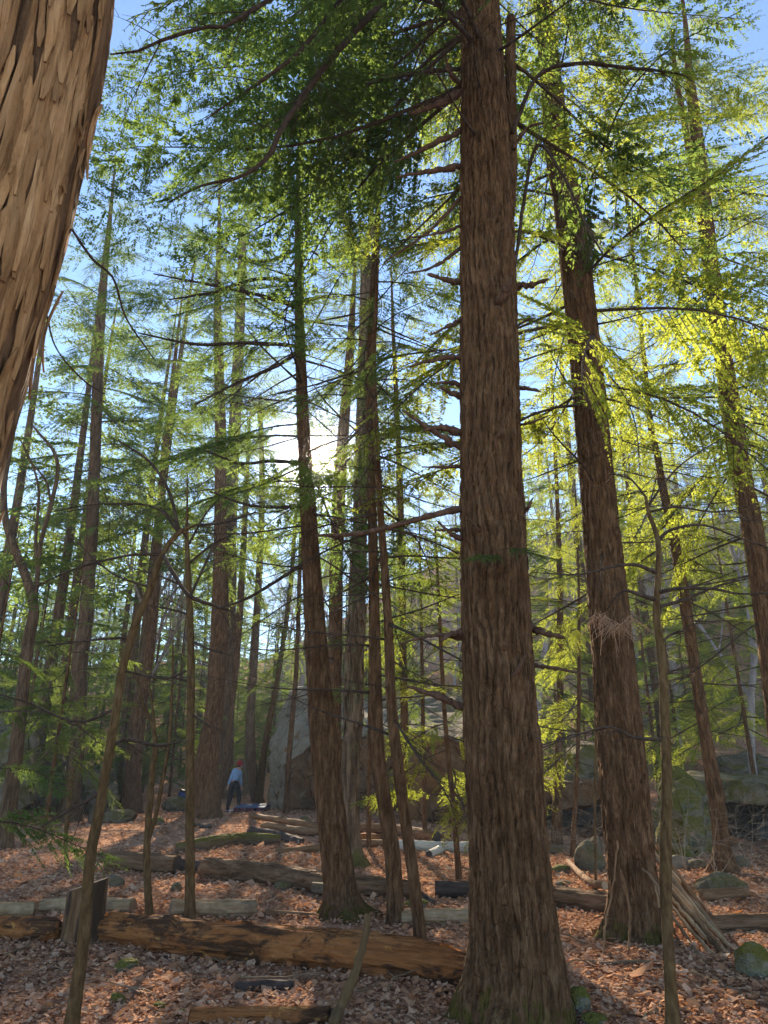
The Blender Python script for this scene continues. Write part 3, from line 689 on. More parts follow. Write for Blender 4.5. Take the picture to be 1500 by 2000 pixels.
for pts in ([(1284, 1120, 8, YM), (1245, 1104, 7, YM-.1), (1200, 1106, 6, YM-.1), (1130, 1122, 4, YM), (1040, 1118, 2, YM)], [(1282, 1172, 8, YM), (1250, 1162, 7, YM-.1), (1215, 1155, 5, YM-.1), (1185, 1190, 3, YM)],
            [(1284, 1158, 8, YM), (1320, 1150, 7, YM-.1), (1390, 1150, 6, YM-.1), (1450, 1160, 4, YM), (1540, 1155, 3, YM)], [(1288, 1185, 8, YM), (1340, 1170, 7, YM), (1400, 1145, 5, YM), (1460, 1130, 3, YM)],
            [(1285, 1057, 7, YM), (1310, 1035, 6, YM), (1370, 1025, 5, YM), (1430, 1045, 4, YM), (1500, 1070, 3, YM)], [(1265, 990, 5, YM), (1300, 940, 4, YM), (1340, 900, 3, YM), (1420, 850, 2, YM)],
            [(1261, 970, 5, YM), (1230, 935, 4, YM), (1190, 925, 3, YM)], [(1268, 1000, 5, YM), (1320, 990, 5, YM), (1400, 1000, 3, YM), (1480, 985, 2, YM)], [(1298, 1445, 8, YM), (1240, 1440, 7, YM), (1190, 1420, 5, YM-.1), (1130, 1435, 4, YM-.1), (1060, 1460, 2, YM-.1)],
            [(1292, 1255, 6, YM), (1310, 1240, 5, YM), (1335, 1232, 3, YM)], [(1190, 1420, 5, YM-.1), (1140, 1430, 3, YM), (1060, 1455, 2, YM)], [(1296, 1320, 7, YM), (1310, 1312, 5, YM), (1322, 1308, 3, YM)]):
    twiggy(Mm, pts, 'twig', 5, .28, 9)

# --- shaggy-barked trunks
def strips(root, n, z0, z1, lw, ll, lift, seed, mat, face=(-2.6, -.2)):
    r = np.random.default_rng(seed)
    for k in range(n):
        z = r.uniform(z0, z1); a0 = r.uniform(*face); w = r.uniform(*lw); l = r.uniform(*ll)
        m = 11; s = np.linspace(-.5, .5, m); off = np.zeros(m)
        up, dn = r.uniform(0, lift*.5), r.uniform(.2, 1)*lift
        off = .017 + np.where(s > 0, up*(2*s)**2, dn*(2*s)**2)
        sway = r.normal()*.05*s + .03*np.sin(s*6+r.uniform(0, 6))
        wid = w*np.clip(np.minimum(1, .3+(.5-np.abs(s))*9), .2, 1)*(1+.12*r.standard_normal(m))
        V = []
        for i in range(m):
            p = on_trunk(root, z + s[i]*l); 
            for q, (u, th) in enumerate(((-.5, 0), (-.2, .003), (.2, .003), (.5, 0))):
                for lay in (0, 1):
                    rad = p[3]*1.0 + off[i] + th + (.006 if lay else 0.0)
                    a = a0 + sway[i]/p[3]*.5 + u*wid[i]/p[3]
                    V.append([p[0]+math.cos(a)*rad, p[1]+math.sin(a)*rad, p[2]])
        V = np.array(V).reshape(m, 4, 2, 3); idx = np.arange(m*8).reshape(m, 4, 2); Q = []
        for i in range(m-1):
            for q in range(3):
                Q.append([idx[i, q, 1], idx[i, q+1, 1], idx[i+1, q+1, 1], idx[i+1, q, 1]]); Q.append([idx[i, q, 0], idx[i+1, q, 0], idx[i+1, q+1, 0], idx[i, q+1, 0]])
            Q.append([idx[i, 0, 0], idx[i, 0, 1], idx[i+1, 0, 1], idx[i+1, 0, 0]]); Q.append([idx[i, 3, 0], idx[i+1, 3, 0], idx[i+1, 3, 1], idx[i, 3, 1]])
        for i in (0, m-1):
            for q in range(3):
                f = [idx[i, q, 0], idx[i, q+1, 0], idx[i, q+1, 1], idx[i, q, 1]]; Q.append(f if i == 0 else f[::-1])
        link('bark_strip', new_mesh('bark_strip', V.reshape(-1, 3), [np.array(Q)], [M[mat]], None, False), root)

T1 = make_tree('shagbark_tree', 'close shaggy pale-brown trunk with long peeling bark strips, foot out of sight', 'tree',
    [(-470, 2433, 330), (-330, 1900, 250), (-215, 1400, 222), (-108, 900, 212), (-50, 700, 208), (22, 450, 202), (84, 200, 196), (120, 0, 188)], Y=3.2, kind='fine', mat='shag_core', height=14, flare=.1, seed=51)
strips(T1, 165, .6, 6.8, (.018, .055), (.5, 1.8), .028, 52, 'shag')
strips(T1, 22, 2.0, 5.6, (.015, .035), (.4, .9), .06, 53, 'shag', face=(-.5, .35))
limb(T1, [(135, 440, 6, 3.3), (180, 505, 5.5, 3.5), (222, 545, 5, 3.7), (246, 620, 4, 3.9), (300, 700, 2.5, 4.0)], 'twig', 6, rough=.03)
limb(T1, [(90, 610, 4, 3.3), (110, 680, 3.5, 3.4), (160, 740, 4, 3.6), (205, 770, 3, 3.7)], 'twig', 6, rough=.03)
G = make_tree('shagbark_tree', 'mossy shaggy-barked trunk with a root-flared foot, forking high up', 'tree',
    [(689, 1692, 44), (686, 1640, 34), (684, 1500, 33), (690, 1400, 34), (690, 1300, 36), (697, 1200, 33), (704, 1000, 26), (707, 850, 24), (712, 650, 22), (715, 500, 20)], mat='shag_far', height=12.5, flare=.55, fl_h=.22, seed=54, lobes=4)
YG = G.location.y
strips(G, 60, 1.6, 7.0, (.04, .09), (.3, .9), .06, 55, 'shag_far', face=(-3.0, .1))
for pts in ([(714, 520, 15, YG), (690, 470, 13, YG), (660, 380, 12, YG), (640, 320, 10, YG), (615, 255, 6, YG), (600, 180, 3, YG)], [(714, 500, 13, YG), (725, 420, 12, YG), (700, 300, 9, YG), (690, 200, 6, YG), (670, 80, 3, YG)], [(640, 320, 6, YG), (645, 220, 5, YG), (640, 130, 2, YG)],
            [(725, 420, 8, YG), (745, 330, 6, YG), (750, 220, 4, YG), (770, 100, 2, YG)], [(660, 380, 5, YG), (620, 320, 4, YG), (560, 260, 2, YG)]):
    twiggy(G, pts, 'shag_far', 10, .9, 6, 7)
# --- crooked hardwood by the far left boulder
K2 = make_tree('hardwood_tree', 'crooked mossy hardwood with bent forking limbs beside the big hazy boulder', 'tree',
    [(22, 1560, 31.2), (30, 1480, 26.5), (44, 1350, 23.4), (56, 1250, 21.8), (66, 1190, 18.7), (52, 1130, 17.2), (32, 1080, 15.6), (12, 1020, 13.3), (8, 950, 10.9), (20, 880, 7.8)], kind='smooth', mat='hemlock_grey', Y=15, height=11, flare=.2, seed=57)
YK = K2.location.y
for pts in ([(68, 1185, 10.5, YK), (73, 1130, 9.1, YK), (80, 1060, 8.4, YK), (100, 985, 8.4, YK), (113, 920, 7.7, YK), (104, 880, 6.3, YK), (75, 845, 4.9, YK), (55, 820, 2.1, YK)], [(73, 1130, 7.0, YK), (70, 1050, 6.3, YK), (76, 960, 4.9, YK), (60, 900, 3.5, YK), (40, 860, 2.1, YK)], [(100, 985, 4.9, YK), (90, 940, 4.2, YK), (62, 905, 2.8, YK)]):
    twiggy(K2, pts, 'hemlock_grey', 18, 1.3, 6, 7)
fr = np.random.default_rng(77)
# ------------------------------------------------------------------ understorey and the wood behind
def young(label, px, py, Y, h, w, live, seed, Lmax=1.6, tint='mid', lean=0):
    p, m = at(px, py, Y); x, y = p[0], p[1]; z = gh(x, y)
    # foot where the ground is at that spot; the trunk rises from there
    C = np.array([[x, y, z-.2, w*1.1], [x, y, z, w], [x+lean*.4, y, z+h*.4, w*.75], [x+lean*.8, y, z+h*.8, w*.35], [x+lean, y, z+h, .006]])
    root = thing('young_hemlock_tree', (x, y, z), label, 'tree', 'young hemlocks under the tall trees')
    S = catmull(C, 26); P = S[:, :3]-np.array([x, y, z]); ns = 9
    V, Q, T = sweep(P, S[:, 3], ns); link('trunk', new_mesh('trunk', V, [Q, T], [M['hemlock']]), root)
    CURVES[root.name] = S - np.array([x, y, z, 0])
    live = (live[0], min(live[1], h*.97), live[2])
    dress(root, live=live, dead=None, Lmax=Lmax, tint=tint, seed=seed, tilt=(-14, 24))
    return root
young('young hemlock with drooping sprays reaching in beside the stones and the stump', -70, 1640, 8.2, 4.2, .035, (.9, 4.0, 14), 61, 1.3, 'dark')
young('young hemlock growing in front of the hazy boulder', 90, 1600, 17, 7.5, .05, (1.8, 7.2, 26), 62, 2.2)
young('young hemlock behind the stout hemlock near the blue bag', 330, 1560, 31, 10, .06, (1.2, 9.6, 36), 63, 2.6)
young('young hemlock behind the leaning pole trunk', 480, 1540, 36, 11, .07, (1.5, 10.5, 36), 64, 2.8)
young('young hemlock in front of the brown boulder face beside the shaggy trunk', 720, 1630, 15, 6.5, .05, (2.4, 6.2, 11), 65, 1.5, 'mid')
young('young hemlock before the rock overhang, lit through its sprays', 830, 1640, 16.5, 8.5, .055, (2.8, 8.2, 11), 66, 1.7, 'mid')
young('young hemlock over the stones by the dark overhang', 1060, 1640, 16, 8, .05, (3.2, 7.6, 16), 67, 1.9, 'mid')
young('young hemlock behind the mossy slab on the slope', 1480, 1560, 19, 9, .06, (2.0, 8.6, 30), 68, 2.6, 'backlit')
young('young hemlock on the slope above the green boulder', 1330, 1500, 26, 10, .06, (1.0, 9.6, 34), 69, 2.8, 'backlit')
young('young hemlock on the slope above the overhang', 1010, 1500, 30, 11, .06, (1.0, 10.6, 36), 70, 2.8, 'backlit')
for k in range(9):
    yy = fr.uniform(20, 34); young('young hemlock growing among the rocks on the slope', 1040+k*62+fr.uniform(-20, 20), 1500, yy, fr.uniform(6, 11), .055, (1.6, 8.6 if k % 2 else 6, 15), 80+k, 2.2, 'mid')
young('young hemlock behind the crooked hardwood', 30, 1560, 26, 11, .06, (2.0, 10.6, 36), 71, 3.0)

# shared whole crowns for the far wood
def crown_mesh(seed, H=20., z0=4.5, n=46, Lmax=3.6):
    r = np.random.default_rng(seed); FV = []; az = 0
    for k in range(n):
        f = (k+r.random())/n; z = z0+(H-z0)*f; az += 2.4+r.uniform(-.4, .4); L = Lmax*(1-f)**.75*r.uniform(.7, 1.15)+.4
        q = LIVE[int(r.integers(len(LIVE)))][2]; s = L/3.0
        q = q[r.random(len(q)) < .2]; c = q.mean(axis=1, keepdims=True); q = c+(q-c)*[2.3]
        q = q*s; tl = math.radians(-16+36*f+r.uniform(-9, 9))
        x = q[..., 0]*math.cos(tl)-q[..., 2]*math.sin(tl); zz = q[..., 0]*math.sin(tl)+q[..., 2]*math.cos(tl); y = q[..., 1]
        FV.append(np.stack([x*math.cos(az)-y*math.sin(az), x*math.sin(az)+y*math.cos(az), zz+z], -1))
    V = np.concatenate(FV).reshape(-1, 3)
    return new_mesh('hemlock_crown', V, [np.arange(len(V)).reshape(-1, 4)], [M['needles']], None, False)
def far_trunk(H, r0, seed, bare=False):
    r = np.random.default_rng(seed); b = MB(); n = 14; t = np.linspace(0, 1, n)
    P = np.stack([.25*np.sin(t*3+seed)*t, .25*np.cos(t*2.3+seed)*t, t*H-.4*(t == 0)], -1)
    b.tube(P, r0*(1-t)**.8+.012, 8)
    az = 0
    for k in range(36):
        f = r.uniform(.1, .95); az += 2.4; l = (2.4*(1-f)+.5)*r.uniform(.4, 1); p = np.array([np.interp(f, t, P[:, c]) for c in range(3)])
        q = np.linspace(0, 1, 4)[:, None]; e = np.array([math.cos(az), math.sin(az), r.uniform(-.3, .2)])
        b.tube(p+e*l*q+np.array([0, 0, -.15*l])*q**2, np.linspace(.018, .004, 4), 4, cap=False)
    return b.mesh('trunk', [M['hemlock_grey']])
CROWNS = [crown_mesh(300+k, 20, [3.0, 5.0, 7.0, 2.0][k], [60, 52, 44, 60][k], [3.8, 3.4, 3.6, 4.2][k]) for k in range(4)]
FTRUNK = [far_trunk(20, .2, 310+k) for k in range(3)]
def far_hemlock(x, y, h, k, label='hemlock in the hazy far wood behind the clearing', group='hemlocks in the far wood', tint=(1, 1, 1, 1)):
    z = gh(x, y); root = thing('hemlock_tree', (x, y, z-.1), label, 'tree', group)
    root.rotation_euler = (0, 0, fr.uniform(0, 6.28)); s = h/20; root.scale = (s, s, s)
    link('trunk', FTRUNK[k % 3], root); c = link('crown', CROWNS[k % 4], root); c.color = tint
    return root
placed = []
for (x, y, h) in ((-12.5, 27, 25), (-9.6, 29, 27), (-16.5, 30, 28), (-11.8, 34, 27), (9.5, 33, 27), (6.5, 37, 26), (-14.5, 33, 27)):
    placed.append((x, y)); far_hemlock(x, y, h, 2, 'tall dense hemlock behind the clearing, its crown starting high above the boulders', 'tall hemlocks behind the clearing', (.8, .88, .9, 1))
n = 0; tries = 0
while n < 66 and tries < 4000:
    tries += 1
    y = fr.uniform(28, 78); x = fr.uniform(-.75, .75)*y
    # leave the boulders and the sun's gap free
    if 28 < y < 34 and -6 < x < 10: continue
    if abs(math.atan2(x, y) - SUN_AZ) < .006 and y < 40: continue
    if x > 2 and fr.random() < .35: continue
    if -7.5 < x+.095*(y-14) < 0 or 1.0 < x+.095*(y-6) < 5.0: continue      # gaps through which the sun reaches the floor
    if any((x-a)**2+(y-b)**2 < 9 for a, b in placed): continue
    placed.append((x, y)); far_hemlock(x, y, fr.uniform(15, 25), n, tint=(.75, .86, .88, 1) if x < 0 else (1.35, 1.22, .85, 1)); n += 1  # left crowns tinted as if shaded, right ones as if backlit

n = 0; tries = 0
while n < 110 and tries < 4000:                        # low dark thicket of half-grown hemlocks
    tries += 1; y = fr.uniform(31, 62); x = fr.uniform(-.72, .05)*y if n % 4 else fr.uniform(.1, .7)*y
    if 28 < y < 36 and -6 < x < 10: continue
    if any((x-a)**2+(y-b)**2 < 5 for a, b in placed): continue
    hh_ = fr.uniform(6, 12)
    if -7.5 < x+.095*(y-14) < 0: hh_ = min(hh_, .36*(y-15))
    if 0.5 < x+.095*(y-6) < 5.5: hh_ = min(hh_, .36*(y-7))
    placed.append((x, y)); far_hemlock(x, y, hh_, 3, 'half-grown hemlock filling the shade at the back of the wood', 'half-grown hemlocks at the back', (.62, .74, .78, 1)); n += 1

# bare hardwoods on the far hillside
def bare_tree(seed, H=15.):
    r = np.random.default_rng(seed); b = MB()
    def grow(p, d, l, rad, lev):
        n = 5; q = np.linspace(0, 1, n)[:, None]; bend = r.standard_normal(3)*.12*l; bend[2] = abs(bend[2])
        P = p + d*l*q + bend*q**2
        b.tube(P, np.linspace(rad, rad*.55, n), [7, 5, 4, 3, 3][lev], cap=False)
        if lev >= 4: return
        for k in range([4, 4, 4, 3][lev] + int(r.integers(0, 2))):
            u = r.uniform(.4, 1.0); pp = P[0]*(1-u)+P[-1]*u + bend*(u*u-u)
            e = d + r.standard_normal(3)*[.55, .55, .35]; e[2] += .25; e /= np.linalg.norm(e)
            grow(pp, e, l*r.uniform(.42, .68), rad*.5*(1.25-u*.5), lev+1)
    grow(np.array([0, 0, -.4]), np.array([r.normal()*.05, r.normal()*.05, 1.]), H*.45, .15, 0)
    return b.mesh('bare_crown', [M['grey_twig']])
BARE = [bare_tree(400+k) for k in range(4)]
n = 0; placed2 = []; tries = 0
while n < 110 and tries < 5000:
    tries += 1
    y = fr.uniform(48, 135); x = fr.uniform(-.6, .68)*y
    if any((x-a)**2+(y-b)**2 < 6 for a, b in placed2): continue
    placed2.append((x, y)); s = fr.uniform(.7, 1.15)
    o = tag(link('bare_tree', BARE[n % 4], None, (x, y, gh(x, y)), (0, 0, fr.uniform(0, 6.28)), s), 'leafless grey hardwood on the hillside behind the wood', 'tree', 'bare trees on the far hillside'); n += 1
# bare hardwoods nearer, between the hemlocks
for (px, py, Y, h, k, lab) in ((1045, 1560, 24, 14, 0, 'leafless hardwood rising above the overhang'), (1330, 1500, 30, 16, 1, 'leafless hardwood on the bank behind the flared slender hemlock'), (560, 1560, 36, 20, 2, 'leafless hardwood behind the pale boulder'), (250, 1560, 31, 18, 3, 'leafless hardwood behind the mossy boulder'), (1475, 1560, 21, 12, 2, 'leafless hardwood above the mossy slab')):
    p, m = at(px, py, Y); x = p[0]
    tag(link('bare_tree', BARE[k], None, (x, Y, gh(x, Y)), (0, 0, k*1.3), h/15), lab, 'tree')

# pale bare shrubs by the rocks
M['pale_twig'] = mat_bark('pale_twig_bark', (.16, .12, .085), (.26, .2, .145), (.36, .29, .21), 20, .5, .2, .003)
for k, (px, py, hh, lab) in enumerate(((1190, 1690, .95, 'pale bare shrub beside the round mossy boulder'), (1345, 1702, 1.25, 'pale bare shrub in front of the tall green boulder'), (1400, 1712, 1.0, 'pale bare shrub at the flared hemlock foot'), (1075, 1668, .9, 'pale bare shrub at the lip of the hollow'), (1460, 1700, 1.2, 'pale bare shrub under the mossy slab'))):
    g = ground_px(px, py); r_ = np.random.default_rng(900+k); root = thing('bare_shrub', g, lab, 'shrub')
    for st in range(4):
        mb = MB(); e = np.array([r_.normal()*.45, r_.normal()*.3, 1.]); q = np.linspace(0, 1, 7)[:, None]; l = hh*r_.uniform(.6, 1.1)
        P = e*l*q + .06*np.sin(q*5+r_.uniform(0, 6))*np.array([1, 1, 0]) + np.array([.25*r_.normal(), .1, -.1])*l*q**2; mb.tube(P, np.linspace(.006, .0022, 7), 5)
        for z in range(9):
            u = int(r_.integers(2, 7)); e2 = np.array([r_.choice([-1, 1])*r_.uniform(.5, 1), r_.normal()*.4, r_.uniform(-.1, .5)]); l2 = hh*r_.uniform(.2, .6); TT = P[u]+e2*l2*q[::2]+np.array([0, 0, -.12])*l2*q[::2]**2
            mb.tube(TT, np.linspace(.003, .0014, 4), 3, cap=False)
            for z2 in range(3):
                e3 = e2+r_.standard_normal(3)*.6; mb.tube(TT[int(r_.integers(1, 4))]+e3*l2*.4*q[[0, 3, 6]], np.array([.002, .0015, .001]), 3, cap=False)
        link('stem', mb.mesh('stem', [M['pale_twig']]), root)
# ------------------------------------------------------------------ boulders and stones
def mat_rock(name, base, dark, light, moss=.5, stain=None, moss_col=(.105, .092, .018), leaf=0.0, upmin=.25):
    t = NT(name)
    v = t.mapping((1, 1, 1.0))
    n1 = t.noise(v, 1.1, 6, .65, .3); n2 = t.noise(v, 6, 5, .7); n3 = t.noise(v, 38, 3, .7)
    c = t.ramp(n1, [(.3, dark), (.5, base), (.72, light)])
    c = t.mix(t.ramp(n2, [(.4, 0.0), (.7, .6)]), c, light)
    c = t.mix(t.ramp(n2, [(.25, .7), (.42, 0.0)]), c, dark)
    c = t.mix(t.ramp(n3, [(.55, 0.0), (.7, .5)]), c, light)
    if stain:                                          # rusty mineral stain in tongues down the face
        ns = t.noise(t.mapping((1, 1, .3)), 1.3, 4)
        c = t.mix(t.ramp(ns, [(.42, 0.0), (.6, .85)]), c, stain)
    g = t.node('ShaderNodeNewGeometry'); sep = t.node('ShaderNodeSeparateXYZ', i_Vector=g.outputs['Normal'])
    up = t.ramp(sep.outputs[2], [(upmin, 0.0), (upmin+.4, 1.0)])
    if moss:
        nm = t.noise(v, 2.2, 5, .65)
        f = t.math('MULTIPLY', t.ramp(nm, [(.62-.3*moss, 0.0), (.74-.3*moss, 1.0)]), t.math('ADD', t.math('MULTIPLY', up, .75), .15))
        c = t.mix(f, c, t.mix(n3, moss_col, (moss_col[0]*1.7, moss_col[1]*1.7, moss_col[2]*1.5)))
    if leaf:
        nl = t.noise(v, 3.3, 5, .7)
        c = t.mix(t.math('MULTIPLY', up, t.ramp(nl, [(.5, 0.0), (.6, leaf)])), c, t.ramp(n3, [(.3, (.12, .06, .04)), (.6, (.33, .2, .14))]))
    wv = t.node('ShaderNodeVectorMath', operation='ADD', n_0=v, n_1=t.node('ShaderNodeVectorMath', operation='SCALE', n_0=t.node('ShaderNodeTexNoise', i_Vector=v, i_Scale=1.4, i_Detail=3.).outputs[1], i_Scale=.9).outputs[0]).outputs[0]
    fr_ = t.ramp(t.node('ShaderNodeTexVoronoi', feature='DISTANCE_TO_EDGE', i_Vector=wv, i_Scale=.75).outputs[0], [(0., 0.0), (.05, 1.0)])     # fracture lines
    h = t.math('ADD', t.math('MULTIPLY', n2, .9), t.math('ADD', t.math('ADD', n1, t.math('MULTIPLY', fr_, .9)), t.math('MULTIPLY', n3, .2)))
    return t.finish(c, .9, t.bump(h, 1.0, .16), .04)
M['rock'] = mat_rock('grey_rock', (.19, .15, .098), (.08, .06, .038), (.32, .26, .18), .45, leaf=.5)
M['rock_pale'] = mat_rock('pale_boulder_rock', (.29, .24, .165), (.13, .10, .066), (.46, .39, .285), .2, stain=None, leaf=.7, upmin=.45)
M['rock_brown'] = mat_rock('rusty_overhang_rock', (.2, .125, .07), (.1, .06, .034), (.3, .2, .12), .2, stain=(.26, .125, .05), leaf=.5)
M['rock_shaded'] = mat_rock('shaded_rock', (.1, .09, .08), (.05, .045, .04), (.17, .155, .135), .2)  # for the hollows, their deep shade put into the rock colour
M['rock_moss'] = mat_rock('mossy_rock', (.2, .185, .13), (.1, .09, .06), (.32, .29, .22), .95, moss_col=(.11, .098, .016), upmin=-.2)
M['rock_half'] = mat_rock('half_mossy_rock', (.19, .155, .1), (.085, .068, .042), (.31, .265, .185), .62, moss_col=(.10, .086, .02), upmin=0.0, leaf=.4)

def hull_rock(name, label, pts, mat, seed, rough=.06, group=None, cuts=5, mats2=None, extra=None):
    """angular boulder: hull of points given as (px, py, Y), roughened"""
    P = [at(*p)[0] for p in pts]
    if extra: P += [np.array(e, float) for e in extra]
    P = np.array(P); base = np.array([P[:, 0].mean(), P[:, 1].mean(), P[:, 2].min()])
    bm = bmesh.new()
    vs = [bm.verts.new(p-base) for p in P]
    res = bmesh.ops.convex_hull(bm, input=vs)
    bmesh.ops.delete(bm, geom=list({v for v in res['geom_unused'] + res['geom_interior'] if isinstance(v, bmesh.types.BMVert)}), context='VERTS')
    size = (P.max(0)-P.min(0)).max()
    for _ in range(6):
        lim = size/ (cuts*9)
        long = [e for e in bm.edges if e.calc_length() > lim]
        if not long or len(bm.faces) > 14000: break
        bmesh.ops.subdivide_edges(bm, edges=long, cuts=1, use_grid_fill=True)
        bmesh.ops.triangulate(bm, faces=bm.faces[:])
    bmesh.ops.smooth_vert(bm, verts=bm.verts[:], factor=.5, use_axis_x=True, use_axis_y=True, use_axis_z=True)
    bm.normal_update()
    V = np.array([v.co for v in bm.verts]); N = np.array([v.normal for v in bm.verts])
    k = 3.0/size
    d = size*rough*1.25*(fbm(V[:, 0]*k, V[:, 1]*k, V[:, 2]*k, seed, 4)*.55 + .35*(np.abs(noise(V[:, 0]*k*2.2, V[:, 1]*k*2.2, V[:, 2]*k*4.5, seed+9))-.4))
    V = V + N*d[:, None]
    for v, c in zip(bm.verts, V): v.co = c
    me = bpy.data.meshes.new(name); bm.to_mesh(me); bm.free()
    me.materials.append(M[mat]); me.polygons.foreach_set('use_smooth', np.ones(len(me.polygons), bool))
    if mats2:                                           # forward-facing sides get a second rock colour
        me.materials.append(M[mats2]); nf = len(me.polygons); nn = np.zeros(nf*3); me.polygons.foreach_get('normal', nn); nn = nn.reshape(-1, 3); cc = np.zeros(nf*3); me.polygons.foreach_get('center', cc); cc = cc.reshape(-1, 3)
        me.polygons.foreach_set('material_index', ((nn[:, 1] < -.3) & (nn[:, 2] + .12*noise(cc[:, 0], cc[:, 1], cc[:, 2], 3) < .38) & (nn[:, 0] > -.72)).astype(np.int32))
    return tag(link(name, me, None, base), label, 'boulder' if name == 'boulder' else 'rock', group)

# the great boulder behind the clearing
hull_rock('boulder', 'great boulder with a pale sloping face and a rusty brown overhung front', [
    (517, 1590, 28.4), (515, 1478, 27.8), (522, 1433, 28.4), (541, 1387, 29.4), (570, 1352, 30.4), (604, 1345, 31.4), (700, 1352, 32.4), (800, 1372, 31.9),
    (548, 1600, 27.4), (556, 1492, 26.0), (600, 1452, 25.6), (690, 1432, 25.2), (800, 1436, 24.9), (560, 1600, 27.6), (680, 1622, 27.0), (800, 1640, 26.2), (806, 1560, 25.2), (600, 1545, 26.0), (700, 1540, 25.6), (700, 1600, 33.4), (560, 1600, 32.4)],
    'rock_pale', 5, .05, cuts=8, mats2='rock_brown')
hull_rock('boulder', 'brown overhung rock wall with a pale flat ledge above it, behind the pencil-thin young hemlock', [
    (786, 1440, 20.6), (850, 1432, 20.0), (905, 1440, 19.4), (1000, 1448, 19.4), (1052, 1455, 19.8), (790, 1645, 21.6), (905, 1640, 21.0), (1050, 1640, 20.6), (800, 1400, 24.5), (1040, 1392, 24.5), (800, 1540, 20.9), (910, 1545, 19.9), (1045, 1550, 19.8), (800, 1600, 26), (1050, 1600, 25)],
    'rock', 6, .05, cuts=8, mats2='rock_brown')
hull_rock('boulder', 'pale leaf-strewn rock ledge on the slope above the brown rock wall', [
    (700, 1440, 30), (705, 1360, 30.5), (780, 1345, 31), (860, 1350, 31), (905, 1362, 30.5), (905, 1430, 29), (800, 1430, 28.6), (760, 1380, 28.8), (860, 1385, 28.8), (760, 1420, 36), (900, 1420, 36), (720, 1350, 34), (890, 1345, 34)], 'rock', 7, .05)
hull_rock('boulder', 'rusty slab jutting out over the dark hollow', [
    (1046, 1528, 17.6), (1060, 1518, 17.4), (1185, 1524, 17.4), (1200, 1540, 17.6), (1098, 1584, 17.5), (1150, 1580, 17.3), (1185, 1562, 17.4), (1050, 1545, 17.8), (1046, 1500, 21.5), (1200, 1500, 21.5), (1060, 1560, 21.5), (1195, 1560, 21.5)], 'rock_brown', 8, .04)
hull_rock('boulder', 'green and grey block perched on the jutting slab', [
    (1098, 1535, 17.9), (1106, 1475, 18.2), (1148, 1456, 18.6), (1180, 1468, 18.4), (1196, 1500, 18.2), (1196, 1532, 18), (1140, 1535, 17.6), (1110, 1460, 20.5), (1190, 1455, 20.5), (1100, 1530, 20.8), (1196, 1530, 20.8)], 'rock_half', 9, .05)
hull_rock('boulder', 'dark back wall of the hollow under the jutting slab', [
    (1042, 1560, 20.5), (1210, 1560, 20.5), (1042, 1665, 20.3), (1210, 1665, 20.3), (1042, 1540, 23), (1210, 1540, 23), (1042, 1640, 23), (1210, 1640, 23)], 'rock_shaded', 10, .05)
hull_rock('boulder', 'leaning brown block holding up the jutting slab', [
    (1140, 1668, 17.8), (1165, 1590, 17.8), (1186, 1565, 18), (1200, 1570, 18), (1196, 1668, 17.9), (1150, 1660, 19.4), (1190, 1570, 19.4), (1200, 1660, 19.4)], 'rock_brown', 11, .06)
hull_rock('boulder', 'tall green mossy boulder with a pale crown beside the flared slender hemlock', [
    (1278, 1680, 14.6), (1276, 1610, 14.4), (1290, 1560, 14.4), (1318, 1526, 14.6), (1346, 1522, 14.8), (1382, 1545, 14.8), (1390, 1600, 14.6), (1386, 1680, 14.6), (1330, 1690, 13.9), (1340, 1590, 13.9), (1290, 1535, 17), (1380, 1530, 17), (1285, 1650, 17), (1390, 1650, 17)], 'rock_moss', 12, .09)
hull_rock('boulder', 'broad mossy slab roofing a dark hollow on the bank', [
    (1345, 1528, 16.0), (1400, 1524, 15.6), (1480, 1530, 15.0), (1580, 1540, 14.8), (1405, 1562, 15.4), (1470, 1570, 14.9), (1580, 1572, 14.8), (1350, 1512, 19.5), (1580, 1515, 19.5), (1360, 1545, 19.5), (1580, 1555, 19.5)], 'rock_half', 13, .05)
hull_rock('boulder', 'shade-coloured rock filling the hollow under the mossy slab', [
    (1395, 1555, 17.6), (1600, 1560, 17.4), (1395, 1660, 17.4), (1600, 1665, 17.0), (1400, 1550, 20), (1600, 1550, 20), (1400, 1640, 20), (1600, 1640, 20), (1480, 1600, 16.6), (1490, 1660, 16.2)], 'rock_shaded', 14, .07)
hull_rock('boulder', 'grey sloping slab on the bank above the mossy slab', [
    (1395, 1528, 21), (1400, 1480, 22), (1450, 1470, 22.5), (1530, 1490, 22), (1530, 1530, 20.5), (1440, 1535, 20.3), (1400, 1500, 25), (1530, 1500, 25)], 'rock', 15, .07)
hull_rock('boulder', 'large pale hazy boulder high on the slope', [
    (1240, 1370, 37), (1246, 1318, 37), (1275, 1300, 38), (1318, 1318, 38), (1335, 1350, 37), (1330, 1385, 36), (1280, 1390, 35.6), (1250, 1320, 42), (1330, 1320, 42), (1240, 1380, 42), (1335, 1380, 42)], 'rock_pale', 16, .06)
hull_rock('boulder', 'big hazy grey boulder at the foot of the crooked hardwood', [
    (36, 1575, 26.5), (40, 1500, 26.5), (62, 1462, 27.5), (110, 1462, 28), (128, 1500, 27), (124, 1575, 26.4), (80, 1580, 25.6), (50, 1480, 31), (122, 1480, 31), (40, 1570, 31), (126, 1570, 31)], 'rock', 17, .06)
hull_rock('boulder', 'green mossy boulder between the two hemlocks at the back', [
    (156, 1585, 25), (158, 1520, 25), (178, 1494, 25.6), (212, 1500, 25.6), (230, 1535, 25.2), (226, 1585, 24.8), (190, 1590, 24), (165, 1505, 28.5), (226, 1510, 28.5), (160, 1580, 28.5), (228, 1580, 28.5)], 'rock_half', 18, .06)
